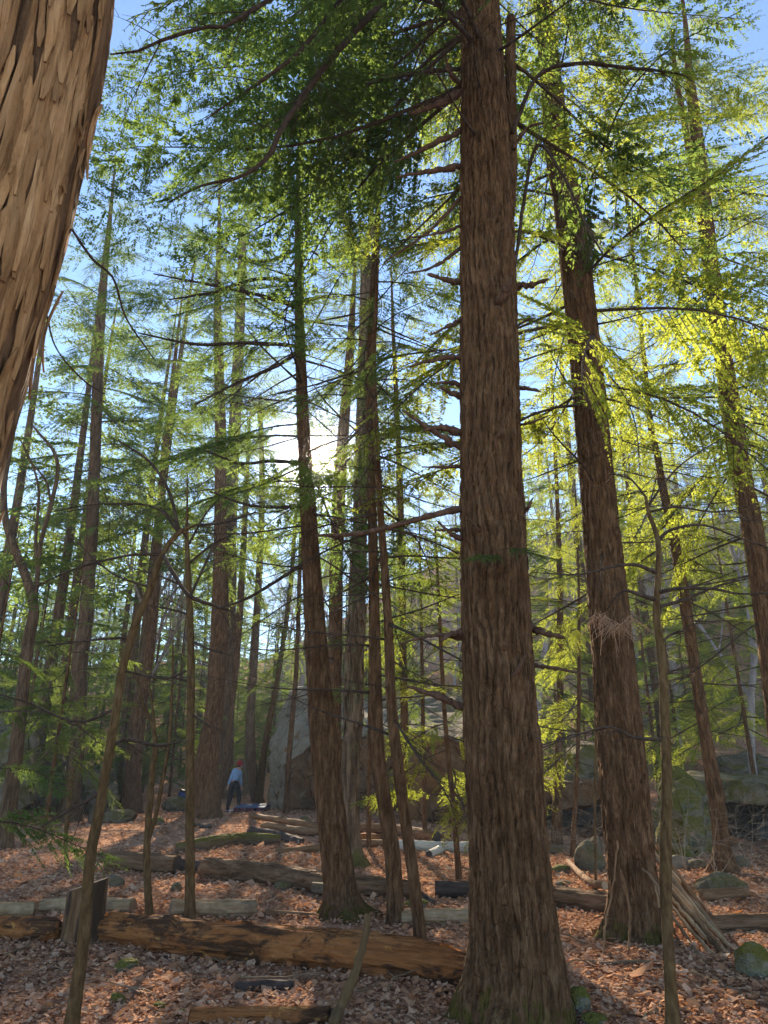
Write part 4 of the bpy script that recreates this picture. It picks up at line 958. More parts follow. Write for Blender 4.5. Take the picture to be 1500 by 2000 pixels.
hull_rock('boulder', 'dark mossy crag behind the crooked hardwood', [
    (-90, 1570, 20), (-80, 1420, 20.5), (-20, 1385, 21), (40, 1400, 21), (66, 1450, 20.8), (70, 1570, 20.2), (0, 1590, 19), (-60, 1400, 25), (60, 1410, 25), (-80, 1560, 25), (70, 1560, 25)], 'rock_half', 19, .07)
hull_rock('boulder', 'leaf-topped rock behind the person with the red hat', [
    (422, 1585, 32), (424, 1500, 32), (432, 1484, 33), (478, 1484, 33), (486, 1510, 32.4), (486, 1585, 31.6), (450, 1590, 31), (428, 1490, 37), (484, 1490, 37), (424, 1580, 37), (486, 1580, 37)], 'rock', 20, .05)

def stone(label, px, py, w, h, mat, seed, name='stone', group=None, deep=.8):
    """rounded stone; its foot is at pixel (px, py)"""
    p = ground_px(px, py); Y = p[1]; _, m = at(px, py, Y)
    a, c = w*m/2, h*m; r = np.random.default_rng(seed)
    bm = bmesh.new(); bmesh.ops.create_icosphere(bm, subdivisions=4, radius=1)
    V = np.array([v.co for v in bm.verts])
    for _ in range(7):                                  # a few flattened sides
        d = r.standard_normal(3); d /= np.linalg.norm(d); k = r.uniform(.62, .9); s = V @ d
        V -= np.where(s > k, (s-k)*.75, 0)[:, None]*d
    V *= (1+.13*fbm(V[:, 0]*1.6, V[:, 1]*1.6, V[:, 2]*1.6, seed, 4))[:, None]
    V = V*[a, a*deep, c*.62]; 
    for v, q in zip(bm.verts, V): v.co = q
    me = bpy.data.meshes.new(name); bm.to_mesh(me); bm.free(); me.materials.append(M[mat]); me.polygons.foreach_set('use_smooth', np.ones(len(me.polygons), bool))
    x, y = p[0], p[1]+a*deep*.55
    return tag(link(name, me, None, (x, y, gh(x, y)+c*.30), (0, 0, r.uniform(-.3, .3))), label, 'stone', group)
stone('flat mossy stone beside the hemlock with the swollen foot', 88, 1594, 54, 22, 'rock_moss', 31)
stone('grey stone leaning on the mossy boulder', 182, 1606, 34, 36, 'rock', 32)
stone('long low stone with leaves in front of the mossy boulder', 226, 1607, 74, 26, 'rock_half', 33)
stone('mossy stone below the blue bag', 338, 1584, 54, 28, 'rock_half', 34)
stone('low grey lichened stone above the sawn stump', 214, 1736, 50, 27, 'rock', 35)
stone('small greenish stone beside the straight sapling', 341, 1742, 26, 19, 'rock_half', 36)
stone('small round stone in front of the brown boulder face', 594, 1609, 26, 16, 'rock_half', 37)
stone('flat half-buried stone against the middle log', 557, 1737, 46, 14, 'rock_half', 38)
stone('low mossy stone at the broken end of the middle log', 812, 1775, 54, 18, 'rock_moss', 39)
stone('round mossy boulder next to the whip-thin sapling', 1158, 1702, 62, 60, 'rock_half', 40)
stone('flat green stone on the leaves before the hollow', 1098, 1706, 38, 16, 'rock_moss', 41)
stone('flat grey stone in the leaves below the green stone', 1102, 1732, 36, 12, 'rock', 401)
stone('pale stone at the lip of the hollow', 1086, 1668, 46, 16, 'rock', 42)
stone('little stone beside the very thin reddish trunk', 1132, 1664, 22, 14, 'rock', 43)
stone('pointed stone behind the round mossy boulder', 1168, 1668, 30, 34, 'rock', 402)
stone('long mossy stone above the short sunlit log', 1415, 1744, 114, 36, 'rock_half', 44)
stone('mossy round stone beside the lean-to of sticks', 1482, 1915, 74, 74, 'rock_moss', 45)
stone('bright green mossy stone against the thickest trunk', 1134, 1985, 46, 52, 'rock_moss', 46)
stone('low mossy lump beside the thickest trunk', 1170, 2008, 60, 26, 'rock_moss', 47)
stone('pale stone at the foot of the tall green boulder', 1330, 1698, 50, 26, 'rock_pale', 48)
stone('grey stone under the flared slender hemlock', 1366, 1700, 46, 22, 'rock', 49)
stone('grey stone past the flared slender hemlock', 1452, 1694, 40, 20, 'rock', 50)
for k, (px, py, w, h) in enumerate([(1210, 1440, 60, 34), (1260, 1425, 44, 26), (1330, 1430, 60, 30), (1150, 1410, 50, 30), (1390, 1440, 50, 26), (1460, 1430, 60, 36), (1080, 1420, 44, 24), (960, 1400, 40, 22), (1300, 1465, 40, 20)]):
    stone('grey rock lying on the wooded slope above the boulders', px, py, w, h, 'rock' if k % 2 else 'rock_half', 60+k, 'rock', 'rocks strewn on the slope')

for k, (px, py, w, h, lab) in enumerate(((243, 1898, 46, 22, 'mossy lump in the leaves below the sawn stump'), (226, 1962, 34, 22, 'bright mossy lump in the leaves beside the bowed sapling'), (306, 1974, 30, 14, 'low dark moss cushion in the foreground leaves'), (350, 1985, 26, 12, 'small moss cushion by the half-buried log'), (306, 1611, 26, 16, 'green moss tuft at the foot of the back rocks'))):
    stone(lab, px, py, w, h, 'rock_moss', 500+k, 'moss_lump')
# ------------------------------------------------------------------ logs, stump, sticks
def mat_log(name, cols, sc=9, stretch=.16, bump=.8, dist=.02, moss=0.0, patch=None, patch_at=.55):
    t = NT(name); v = t.mapping((stretch, 1, 1)); w = t.mapping((.4, 1, 1))
    n1 = t.noise(v, sc, 5, .7, .5); n2 = t.noise(w, 3.2, 5, .7, .6); n3 = t.noise(v, sc*4, 3)
    c = t.ramp(n1, [(.28, cols[0]), (.5, cols[1]), (.72, cols[2])])
    for q, (pc, lo) in enumerate(patch or []):
        npz = t.noise(t.mapping((.45+.1*q, 1, 1+.3*q)), 4.1+1.7*q, 5, .7, .8)
        c = t.mix(t.ramp(npz, [(lo, 0.0), (lo+.07, .9)]), c, pc)
    c = t.mix(t.ramp(n3, [(.5, 0.0), (.75, .45)]), c, cols[2])
    if moss:
        g = t.node('ShaderNodeNewGeometry'); sep = t.node('ShaderNodeSeparateXYZ', i_Vector=g.outputs['Normal'])
        up = t.ramp(sep.outputs[2], [(-.1, 0.0), (.6, 1.0)])
        c = t.mix(t.math('MULTIPLY', up, t.ramp(n2, [(.62-.35*moss, 0.0), (.72-.35*moss, .95)])), c, (.115, .1, .016))
    return t.finish(c, .88, t.bump(t.math('ADD', n1, t.math('MULTIPLY', n3, .3)), bump, dist), .06)
M['log_rot'] = mat_log('rotten_log_wood', ((.11, .04, .016), (.27, .105, .036), (.42, .185, .065)), 9, .07, 1.0, .05, patch=[((.05, .028, .017), .5), ((.5, .26, .08), .62), ((.40, .3, .19), .67)])
M['log_bark'] = mat_log('log_bark', ((.05, .027, .014), (.17, .095, .05), (.33, .205, .12)), 12, .14, 1.0, .06)
M['log_dark'] = mat_log('dark_log_bark', ((.035, .025, .02), (.07, .05, .04), (.15, .11, .085)), 10, .25, 1., .03, patch=[((.3, .15, .07), .66)])
M['log_pale'] = mat_log('pale_log_bark', ((.15, .09, .044), (.33, .215, .112), (.53, .38, .225)), 9, .5, .6, .012, patch=[((.2, .14, .09), .6)])
M['log_birch'] = mat_log('birch_bark', ((.36, .31, .24), (.52, .46, .37), (.62, .57, .48)), 6, .9, .4, .01, patch=[((.06, .05, .045), .6), ((.4, .26, .15), .68)])
M['log_moss'] = mat_log('mossy_log', ((.08, .055, .035), (.15, .10, .065), (.25, .18, .12)), 9, .3, .9, .03, moss=.95)
M['log_brown'] = mat_log('brown_stick_wood', ((.09, .045, .021), (.2, .108, .052), (.33, .195, .105)), 14, .1, .6, .008)
M['log_grey'] = mat_log('weathered_stick_wood', ((.09, .055, .031), (.19, .122, .07), (.3, .21, .135)), 14, .1, .6, .008)
M['log_pole'] = mat_log('mossy_pole_wood', ((.06, .036, .017), (.13, .08, .038), (.2, .132, .068)), 12, .12, .8, .012)
M['stick_tan'] = mat_log('tan_stick_wood', ((.2, .115, .055), (.36, .22, .115), (.5, .34, .2)), 14, .1, .6, .008)
M['stick_dark'] = mat_log('dark_stick_bark', ((.05, .027, .013), (.11, .06, .03), (.18, .105, .056)), 14, .1, .6, .008)
def mat_cut(name, a, b):
    t = NT(name); v = t.mapping((1, 1, 1)); wv = t.node('ShaderNodeTexWave', wave_type='RINGS', rings_direction='X', i_Vector=v, i_Scale=30., i_Distortion=2.5, i_Detail=3.)
    return t.finish(t.mix(t.math('MULTIPLY', wv.outputs[1], t.noise(v, 9)), a, b), .9)
M['cut'] = mat_cut('sawn_wood', (.22, .14, .085), (.44, .31, .2)); M['cut_dark'] = mat_cut('weathered_sawn_wood', (.05, .038, .03), (.13, .095, .07)); M['cut_pale'] = mat_cut('pale_sawn_wood', (.36, .26, .15), (.62, .48, .31))

def log(label, pts, mat, seed, ends=('cut', 'cut'), name='log', cat='log', rough=.06, ns=56, group=None, sink=.16, broken=False, fine=.012):
    """pts: [(px, py, width_px)] centre line of a log that lies on the ground"""
    C = []
    for (px, py, w) in pts:
        g = ground_px(px, py + w*.5); p, m = at(px, py, g[1]+.5*w*.0055); r = w*m/2
        C.append([p[0], p[1], max(p[2], gh(p[0], p[1]) + r*(1-2*sink)), r])
    C = np.array(C); o = C[0, :3].copy(); d = C[-1, :3]-C[0, :3]; L = np.linalg.norm(d)
    q = Vector(d).to_track_quat('X', 'Z'); Rm = np.array(q.to_matrix())
    C[:, :3] = (C[:, :3]-o) @ Rm
    n = int(np.clip(L/.02, 16, 220)); S = catmull(C, n); r_ = np.random.default_rng(seed)
    th = np.arange(ns)*2*math.pi/ns; TH, X = np.meshgrid(th, S[:, 0])
    rr = np.repeat(S[:, 3:4], ns, 1); cx, cz = np.cos(TH), np.sin(TH)
    sc = 1/np.maximum(S[:, 3].mean(), .02)
    rad = rr*(1 + rough*fbm(cx*1.2, cz*1.2, X*sc*.5, seed, 3)) + np.minimum(fine*1.6, rr*.2)*(np.clip(np.abs(noise(cx*7, cz*7, X*2.6, seed+5))*2.6, 0, 1)-.6) + np.minimum(fine*.5, rr*.06)*noise(cx*14, cz*14, X*9, seed+6)
    if broken:                                          # ragged, hollowed ends
        e = np.minimum(np.arange(n), np.arange(n)[::-1])[:, None]/n
        rad = rad*(1-.5*np.clip(1-e*14, 0, 1)*np.clip(noise(cx*3, cz*3, X*0, seed+8)+.4, 0, 1))
    P = S[:, :3]
    V, Q, T = sweep(P, None, ns, cap=True, rad=rad)
    root = link(name, new_mesh(name, V, [Q, T], [M[mat]]), None, o); root.rotation_mode = 'QUATERNION'; root.rotation_quaternion = q
    tag(root, label, cat, group)
    if not broken:
        T_, _, _ = frames(P)
        for k, e in ((0, ends[0]), (n-1, ends[1])):
            if not e: continue
            ring = V[k*ns:(k+1)*ns]; c = P[k]; out = T_[k]*(-1 if k == 0 else 1)
            rg = c + (ring-c)*.9 + out*.004
            VV = np.concatenate([rg, c + (ring-c)*.45 + out*.006, [c + out*.002]]); j = np.arange(ns); j2 = (j+1) % ns
            Qs = np.stack([j, j2, ns+j2, ns+j], -1); Ts = np.stack([ns+j, ns+j2, np.full(ns, 2*ns)], -1)
            if k == 0: Qs, Ts = Qs[:, ::-1], Ts[:, ::-1]
            link('cut_end', new_mesh('cut_end', VV, [Qs, Ts], [M[e]]), root)
    return root

RL = log('long rotten orange log lying behind the leaning dead pole, running to the thickest trunk', [(176, 1812, 54), (290, 1830, 62), (400, 1846, 70), (560, 1858, 74), (690, 1872, 77), (810, 1888, 75), (940, 1902, 74)], 'log_rot', 71, rough=.1, ns=64, broken=True, fine=.035)
log('rotten log end with a pale barkless tip beside the sawn stump', [(-60, 1818, 46), (20, 1818, 46), (118, 1822, 48)], 'log_rot', 72, rough=.1, broken=True, fine=.015)
log('short bark-covered log with a dark sawn end above the greenish stone', [(217, 1684, 38), (280, 1687, 37), (346, 1690, 36)], 'log_bark', 73, ('cut_dark', 'cut_dark'), fine=.016)
log('dark rotten chunk between two bark-covered logs', [(347, 1692, 24), (395, 1694, 24)], 'log_dark', 74, broken=True)
log('bark-covered log with a knot, ending at the pale flat block', [(397, 1698, 42), (500, 1706, 42), (612, 1722, 40)], 'log_bark', 75, fine=.018)
log('bark-covered log running on behind the slim leaning hemlock', [(600, 1725, 36), (700, 1731, 37), (816, 1742, 37)], 'log_bark', 76, (None, None), broken=True, fine=.018)
log('splintered dark shard at the end of the bark-covered log', [(816, 1748, 18), (848, 1764, 10)], 'log_dark', 77, broken=True, name='wood_shard', cat='wood')
log('black charred log piece with an orange break beside the thickest trunk', [(850, 1738, 30), (925, 1740, 30)], 'log_dark', 78, broken=True, fine=.02)
log('curved bark-covered log passing behind the hemlock with the sticks', [(1062, 1747, 34), (1120, 1757, 40), (1215, 1772, 44)], 'log_bark', 79, (None, None), fine=.018)
log('grey-brown log beyond the lean-to of sticks, by the mossy round stone', [(1376, 1807, 36), (1440, 1807, 37), (1530, 1806, 38)], 'log_bark', 80, ('cut', None), fine=.012)
log('crooked broken limb standing out of the leaves near the round mossy boulder', [(1111, 1690, 9), (1135, 1716, 11), (1160, 1736, 13), (1182, 1742, 16)], 'log_brown', 81, (None, 'cut_pale'), name='fallen_limb', cat='branch', sink=-.6, ns=14)
log('short sunlit log in front of the long mossy stone', [(1368, 1752, 24), (1420, 1748, 25), (1462, 1747, 24)], 'log_brown', 82, broken=True)
log('pale sawn log beside the left end of the rotten log', [(-40, 1781, 32), (66, 1780, 30)], 'log_pale', 83, ('cut', 'cut'), rough=.03)
log('pale sawn log partly hidden behind the sawn stump', [(84, 1772, 29), (260, 1772, 30)], 'log_pale', 84, ('cut', 'cut'), rough=.03)
log('pale sawn log behind the straight sapling', [(332, 1778, 35), (499, 1777, 34)], 'log_pale', 85, ('cut', 'cut_dark'), rough=.03)
log('short pale log behind the leaning thin hemlock pair', [(788, 1793, 30), (918, 1792, 30)], 'log_pale', 86, ('cut', 'cut'), rough=.04)
log('thin split plank lying next to the slim leaning hemlock', [(517, 1784, 15), (617, 1789, 9)], 'log_brown', 87, name='split_plank', cat='plank', ns=10)
log('moss-green fallen log with a dark broken end', [(343, 1657, 18), (400, 1648, 24), (470, 1640, 24), (548, 1640, 20)], 'log_moss', 88, broken=True, fine=.03)
log('long bare pole resting on the brush pile', [(494, 1600, 10), (560, 1611, 12), (655, 1628, 14)], 'log_brown', 89, ('cut_pale', None), name='fallen_pole', cat='pole', sink=-.5, ns=16)
log('brown limb under the bare pole in the brush pile', [(515, 1613, 16), (580, 1622, 15), (650, 1628, 13)], 'log_brown', 90, name='fallen_limb', cat='branch', broken=True, ns=18)
log('dark twisted limb in the brush pile', [(488, 1622, 14), (540, 1632, 18), (590, 1644, 13)], 'log_dark', 91, name='fallen_limb', cat='branch', broken=True, ns=18, fine=.03)
log('low broken limb on the leaves below the brush pile', [(540, 1664, 11), (590, 1660, 14), (640, 1657, 16)], 'log_brown', 92, name='fallen_limb', cat='branch', broken=True, ns=18)
log('long brown log with a dark sawn end before the brown rock wall', [(698, 1618, 18), (770, 1621, 20), (852, 1636, 24)], 'log_brown', 93, (None, 'cut_dark'))
log('reddish rotten limb lying behind the mossy shaggy trunk', [(690, 1634, 15), (760, 1639, 14)], 'log_rot', 94, name='fallen_limb', cat='branch', broken=True, ns=18)
log('orange split limb beside the white birch log', [(695, 1646, 14), (750, 1650, 17)], 'log_brown', 95, name='fallen_limb', cat='branch', broken=True, ns=18)
log('white and black birch log before the brown rock wall', [(762, 1651, 20), (840, 1654, 20), (925, 1656, 21)], 'log_birch', 96, ('cut', 'cut'), rough=.05)
log('short white birch billet pointing out of the pile', [(838, 1669, 15), (862, 1658, 16)], 'log_birch', 97, ('cut_dark', 'cut'), rough=.03)
log('small dark log piece lying in the foreground leaves', [(458, 1932, 20), (520, 1928, 21), (574, 1927, 17)], 'log_dark', 98, broken=True, ns=20)
log('red-brown rotten log half buried in the foreground leaves', [(370, 1996, 34), (500, 1990, 36), (645, 1990, 34)], 'log_rot', 99, ('cut_dark', 'cut_dark'), rough=.12, sink=.25)
log('grey fallen branch in front of the hemlock with the sticks', [(1160, 1886, 9), (1225, 1885, 11), (1292, 1884, 9)], 'log_grey', 100, (None, None), name='fallen_branch', cat='branch', ns=10, sink=.0)
log('long thin fallen branch behind the crooked dark sapling', [(1316, 1890, 7), (1380, 1915, 9), (1460, 1950, 8), (1520, 1985, 7)], 'log_grey', 101, (None, None), name='fallen_branch', cat='branch', ns=10, sink=.0)
log('fallen branch by the mossy round stone', [(1375, 1897, 8), (1430, 1908, 7), (1515, 1926, 6)], 'log_grey', 102, (None, None), name='fallen_branch', cat='branch', ns=10, sink=.0)
log('stubby pale stick in the sunlit leaves', [(1262, 1990, 12), (1290, 1972, 11)], 'log_brown', 103, ('cut_pale', None), name='stick', cat='stick', ns=12, sink=.1)
log('forked stick lying by the small dark log', [(440, 1950, 6), (480, 1945, 7), (540, 1948, 5)], 'log_grey', 104, (None, None), name='stick', cat='stick', ns=8, sink=0)
log('thin pale stick beside the sawn stump', [(98, 1850, 5), (112, 1870, 5), (120, 1888, 4)], 'log_grey', 105, (None, None), name='stick', cat='stick', ns=8, sink=0)
log('stick on the leaves behind the rotten log', [(398, 1800, 7), (440, 1797, 7), (480, 1793, 5)], 'log_brown', 106, (None, None), name='stick', cat='stick', ns=8, sink=0)
log('dark stick on the duff by the stout hemlock', [(380, 1612, 6), (412, 1615, 8)], 'log_dark', 107, (None, None), name='stick', cat='stick', ns=8, sink=0)
hull_rock('pale_block', 'pale flat block at the joint of the bark-covered logs', [(607, 1742, 9.95), (609, 1724, 9.95), (648, 1728, 9.9), (648, 1750, 9.85), (610, 1722, 10.1), (650, 1724, 10.1), (608, 1740, 10.1), (650, 1748, 10.1)], 'rock', 108, .02, cuts=1)

# scattered twigs on the leaves
tw = []
for k in range(5):
    b = MB(); r_ = np.random.default_rng(120+k); q = np.linspace(0, 1, 7)[:, None]; l = .5
    P = np.concatenate([q*l, .06*np.sin(q*5+k), .012+.02*np.sin(q*4+k)**2], 1); b.tube(P, np.linspace(.006, .0025, 7), 5)
    for z in range(3):
        u = int(r_.integers(1, 6)); e = np.array([.6, r_.choice([-1, 1])*.7, .15]); b.tube(P[u]+e*.14*q[[0, 3, 6]], np.array([.0032, .0026, .0018]), 4, cap=False)
    tw.append(b.mesh('fallen_twig', [M['log_grey']]))
rt = np.random.default_rng(130)
for k in range(70):
    px, py = rt.uniform(20, 1490), 1640+330*rt.random()**1.3; g = ground_px(px, py)
    tag(link('fallen_twig', tw[k % 5], None, (g[0], g[1], g[2]+.015), (rt.uniform(-.1, .1), rt.uniform(-.05, .05), rt.uniform(0, 6.28)), rt.uniform(.5, 1.5)), 'thin grey twig lying loose on the leaf litter', 'twig', 'twigs scattered on the leaves')

# the stump, sawn at a slant
def stump():
    p = ground_px(144, 1846); Y = p[1]; _, m = at(144, 1790, Y); rr = 38*m
    n, ns = 50, 72; th = np.arange(ns)*2*math.pi/ns; V = []
    ztop = lambda x: at(144, 1733, Y)[0][2]-p[2] + x/rr*.055
    F, A_ = np.meshgrid(np.linspace(0, 1, n), th, indexing='ij'); x0, y0 = np.cos(A_), np.sin(A_)
    z = -.15 + (ztop(x0*rr)+.15)*F
    s = 1 + .22*np.exp(-np.clip(z, 0, None)/.09)*(1+.6*np.cos(4*A_+1)) + .03*noise(x0*2, y0*2, z*2, 4) + .03*noise(x0*9, y0*9, z*1.5, 9)
    V = np.stack([x0*rr*s, y0*rr*s, z], -1).reshape(-1, 3)
    i = np.arange(n-1)[:, None]*ns; j = np.arange(ns)[None, :]; k = (j+1) % ns
    Q = np.stack([i+j, i+k, i+ns+k, i+ns+j], -1).reshape(-1, 4)
    t = NT('stump_wood'); v = t.mapping((1, 1, .12)); n1 = t.noise(v, 14, 5, .7, .3); n2 = t.noise(t.mapping((1, 1, .25)), 5.5, 4, .6)
    c = t.ramp(n1, [(.3, (.075, .04, .019)), (.5, (.165, .09, .043)), (.75, (.28, .17, .09))]); c = t.mix(t.ramp(n2, [(.46, 0.0), (.56, .88)]), c, (.035, .023, .015))
    M['stump'] = t.finish(c, .9, t.bump(n1, .8, .02), .15)
    root = thing('stump', p + np.array([0, rr, 0]), 'weathered slant-sawn stump, streaked black, between the two pieces of rotten log', 'stump')
    link('stump_side', new_mesh('stump_side', V, [Q], [M['stump']]), root)
    ring = V[(n-1)*ns:]; c0 = ring.mean(0); VV = np.concatenate([ring, c0+(ring-c0)*.5+[0, 0, .004], [c0]]); j = np.arange(ns); j2 = (j+1) % ns
    link('cut_face', new_mesh('cut_face', VV, [np.stack([j, j2, ns+j2, ns+j], -1), np.stack([ns+j, ns+j2, np.full(ns, 2*ns)], -1)], [M['cut']]), root)
stump()

# lean-to of sticks against the hemlock
def stick(label, pts, mat, seed, name='stick', cat='stick', group=None, ns=9, knots=.06):
    C = []
    for (px, py, w, Y) in pts:
        if Y is None: p = ground_px(px, py); m = at(px, py, p[1])[1]; p = p+np.array([0, 0, w*m*.3])
        else: p, m = at(px, py, Y)
        C.append([*p, w*m/2])
    C = np.array(C); o = C[-1, :3].copy(); C[:, :3] -= o; S = catmull(C, 22); r_ = np.random.default_rng(seed)
    d = C[0, :3]; q = Vector(d).to_track_quat('X', 'Z'); S[:, :3] = S[:, :3] @ np.array(q.to_matrix())
    b = MB(); b.tube(S[:, :3]+r_.standard_normal((22, 3))*.004, S[:, 3]*(1+knots*r_.standard_normal(22)), ns)
    ob = link(name, b.mesh(name, [M[mat]]), None, o); ob.rotation_mode = 'QUATERNION'; ob.rotation_quaternion = q
    return tag(ob, label, cat, group)
GS = 'sticks of the lean-to'
LAB = 'brown stick leaning in the lean-to bundle against the hemlock'
for k, (x0, y0, x1, y1, w, dy) in enumerate([(1281, 1647, 1392, 1802, 8, .25), (1271, 1658, 1386, 1786, 10, .2), (1309, 1690, 1392, 1800, 7, .3), (1305, 1694, 1428, 1858, 9, .12), (1300, 1716, 1436, 1862, 10, .0), (1296, 1722, 1420, 1864, 8, -.1), (1300, 1740, 1402, 1860, 8, -.15), (1302, 1752, 1386, 1855, 8, -.05), (1306, 1780, 1374, 1880, 7, -.2), (1262, 1664, 1300, 1842, 8, -.1), (1290, 1680, 1412, 1830, 8, .22), (1298, 1706, 1410, 1846, 7, .15), (1310, 1806, 1336, 1862, 5, -.2), (1288, 1670, 1398, 1815, 7, .3), (1306, 1728, 1426, 1870, 7, -.05), (1284, 1652, 1404, 1822, 8, .18), (1294, 1690, 1418, 1852, 9, .05), (1302, 1735, 1412, 1866, 8, -.12), (1276, 1668, 1380, 1806, 9, .1), (1308, 1764, 1394, 1870, 8, -.18)]):
    stick(LAB, [(x0, y0, w*.8, YC+dy-.05), ((x0+x1)/2+2, (y0+y1)/2+3, w, YC+dy*.8-.1), (x1, y1, w*1.05, None)], ('log_brown', 'stick_tan', 'stick_dark', 'log_grey', 'stick_tan')[k % 5], 140+k, group=GS)
stick('bent grey stick propped on the near side of the lean-to', [(1254, 1694, 5, YC-.28), (1276, 1720, 7, YC-.3), (1291, 1755, 7, YC-.34), (1296, 1812, 7, YC-.4), (1300, 1846, 7, None)], 'log_grey', 160)
stick('thin curved stick leaning on the bark, foot in the sunlit leaves', [(1207, 1644, 3, YC-.36), (1200, 1712, 3.5, YC-.42), (1184, 1800, 4, YC-.5), (1177, 1876, 3, None)], 'log_brown', 161)
stick('thin straight stick leaning on the middle of the hemlock foot', [(1212, 1698, 3, YC-.36), (1230, 1778, 5, YC-.45), (1227, 1866, 4, None)], 'log_brown', 162)
stick('dead leaning pole stuck in the ground before the rotten log', [(721, 1787, 12, 5.45), (712, 1830, 15, 5.43), (700, 1880, 17, 5.4), (684, 1925, 20, 5.38), (664, 1970, 22, 5.36), (648, 2012, 24, None)], 'log_pole', 163, 'leaning_pole', 'pole', None, 12, .1)
# ------------------------------------------------------------------ person, crash pad, bag
def plain(name, col, rough=.8, sc=60, amt=.25, bump=.3):
    t = NT(name); v = t.mapping((1, 1, 1)); n1 = t.noise(v, sc, 3)
    c = t.mix(t.math('MULTIPLY', n1, amt), col, tuple(x*.45 for x in col)); return t.finish(c, rough, t.bump(t.noise(v, 14, 3), bump, .01), .2)
M['skin'] = plain('skin', (.5, .31, .23), .6); M['sweater'] = plain('sweater_knit', (.25, .40, .60), .9); M['trousers'] = plain('dark_trousers', (.018, .019, .022), .85)
M['beanie'] = plain('red_beanie_knit', (.34, .018, .022), .95); M['shoe'] = plain('shoe_rubber', (.03, .03, .033), .6); M['pad_top'] = plain('pad_blue_canvas', (.075, .11, .19), .8); M['pad_side'] = plain('pad_maroon_canvas', (.10, .025, .04), .8)
M['strap'] = plain('black_webbing', (.012, .012, .014), .7); M['bag'] = plain('bag_blue_nylon', (.035, .06, .20), .55); M['bag_lid'] = plain('bag_black_nylon', (.015, .015, .018), .6); M['hair'] = plain('brown_hair', (.05, .03, .02), .8)

def skin_mesh(name, chains, mat, parent, sub=2, root=0):
    """chains: list of joint lists [(xyz, radius)], joined where they share a point"""
    V = []; E = []; Rr = []; idx = {}
    for ch in chains:
        prev = None
        for p, r in ch:
            key = tuple(round(c, 4) for c in p)
            if key not in idx: idx[key] = len(V); V.append(p); Rr.append(r)
            if prev is not None and prev != idx[key]: E.append((prev, idx[key]))
            prev = idx[key]
    me = bpy.data.meshes.new(name); me.from_pydata(V, E, []); me.materials.append(mat)
    o = link(name, me, parent)
    md = o.modifiers.new('skin', 'SKIN'); md.use_smooth_shade = True
    for i, sv in enumerate(me.skin_vertices[0].data):
        sv.radius = (Rr[i], Rr[i]) if np.isscalar(Rr[i]) else Rr[i]; sv.use_root = (i == root)
    s = o.modifiers.new('sub', 'SUBSURF'); s.levels = sub; s.render_levels = sub
    return o

gp = ground_px(447, 1583); YP = gp[1]
def pj(px, py, dY=0.0):
    p, m = at(px, py, YP+dY); return tuple(p-gp)
person = thing('person', gp, 'person in a red knitted cap and pale blue sweater, stepping onto the blue pad', 'person')
hipc = pj(457, 1529, .05); chest = pj(463, 1508, .10); waist = pj(458, 1521, .07); neck = pj(466.5, 1499.5, .15); headb = pj(467.8, 1496.5, .17); headt = pj(468.8, 1490.5, .18)
shL = pj(457.5, 1505, .02); elL = pj(450.5, 1522, -.06); haL = pj(445.5, 1534.5, 0.0); fiL = pj(444.3, 1538.5, .02)
shR = pj(469.5, 1505.5, .20); elR = pj(469.3, 1521.5, .26); haR = pj(471.2, 1535.5, .34); fiR = pj(471.6, 1540, .36)
hpL = pj(454, 1532, .0); knL = pj(450, 1555, .02); anL = pj(444, 1577.5, -.02); toL = pj(447, 1581.5, .06)
hpR = pj(460.5, 1532, .10); knR = pj(467.3, 1551, .30); anR = pj(466, 1569.5, .24); toR = pj(469.5, 1572, .34)
def mixp(a, b, t): return tuple(a[i]*(1-t)+b[i]*t for i in range(3))
def hand(wrist, tip):
    w, t = np.array(wrist), np.array(tip); d = (t-w); L = np.linalg.norm(d); d /= L; s = np.cross(d, [0, 1, 0]); s /= np.linalg.norm(s); out = []
    palm = tuple(w+d*.085)
    out.append([(tuple(w), .026), (palm, .034)])
    for k, (off, ln) in enumerate(((-.032, .062), (-.011, .078), (.011, .074), (.031, .058))):
        b = w+d*.095+s*off; kn = b+d*ln*.5+np.array([0, .012, 0]); e = b+d*ln+np.array([0, .034, 0]); out.append([(palm, .034), (tuple(b), .0095), (tuple(kn), .009), (tuple(e), .0075)])
    b = w+d*.045+s*.04; out.append([(tuple(w), .026), (tuple(b), .012), (tuple(b+d*.03+s*.022), .0105), (tuple(b+d*.058+s*.018+np.array([0, .012, 0])), .0085)])
    return out
face = pj(469.6, 1494.6, .23)
body_ch = [[(hipc, .13), (waist, .115), (chest, .14), (neck, .055), (headb, .075), (headt, .098)], [(chest, .14), (shL, .06), (elL, .042), (haL, .026)], [(chest, .14), (shR, .06), (elR, .042), (haR, .026)],
           [(hipc, .13), (hpL, .095), (knL, .06), (anL, .04), (toL, .035)], [(hipc, .13), (hpR, .095), (knR, .06), (anR, .04), (toR, .035)]] + hand(haL, fiL) + hand(haR, fiR)
skin_mesh('body', body_ch, M['skin'], person)
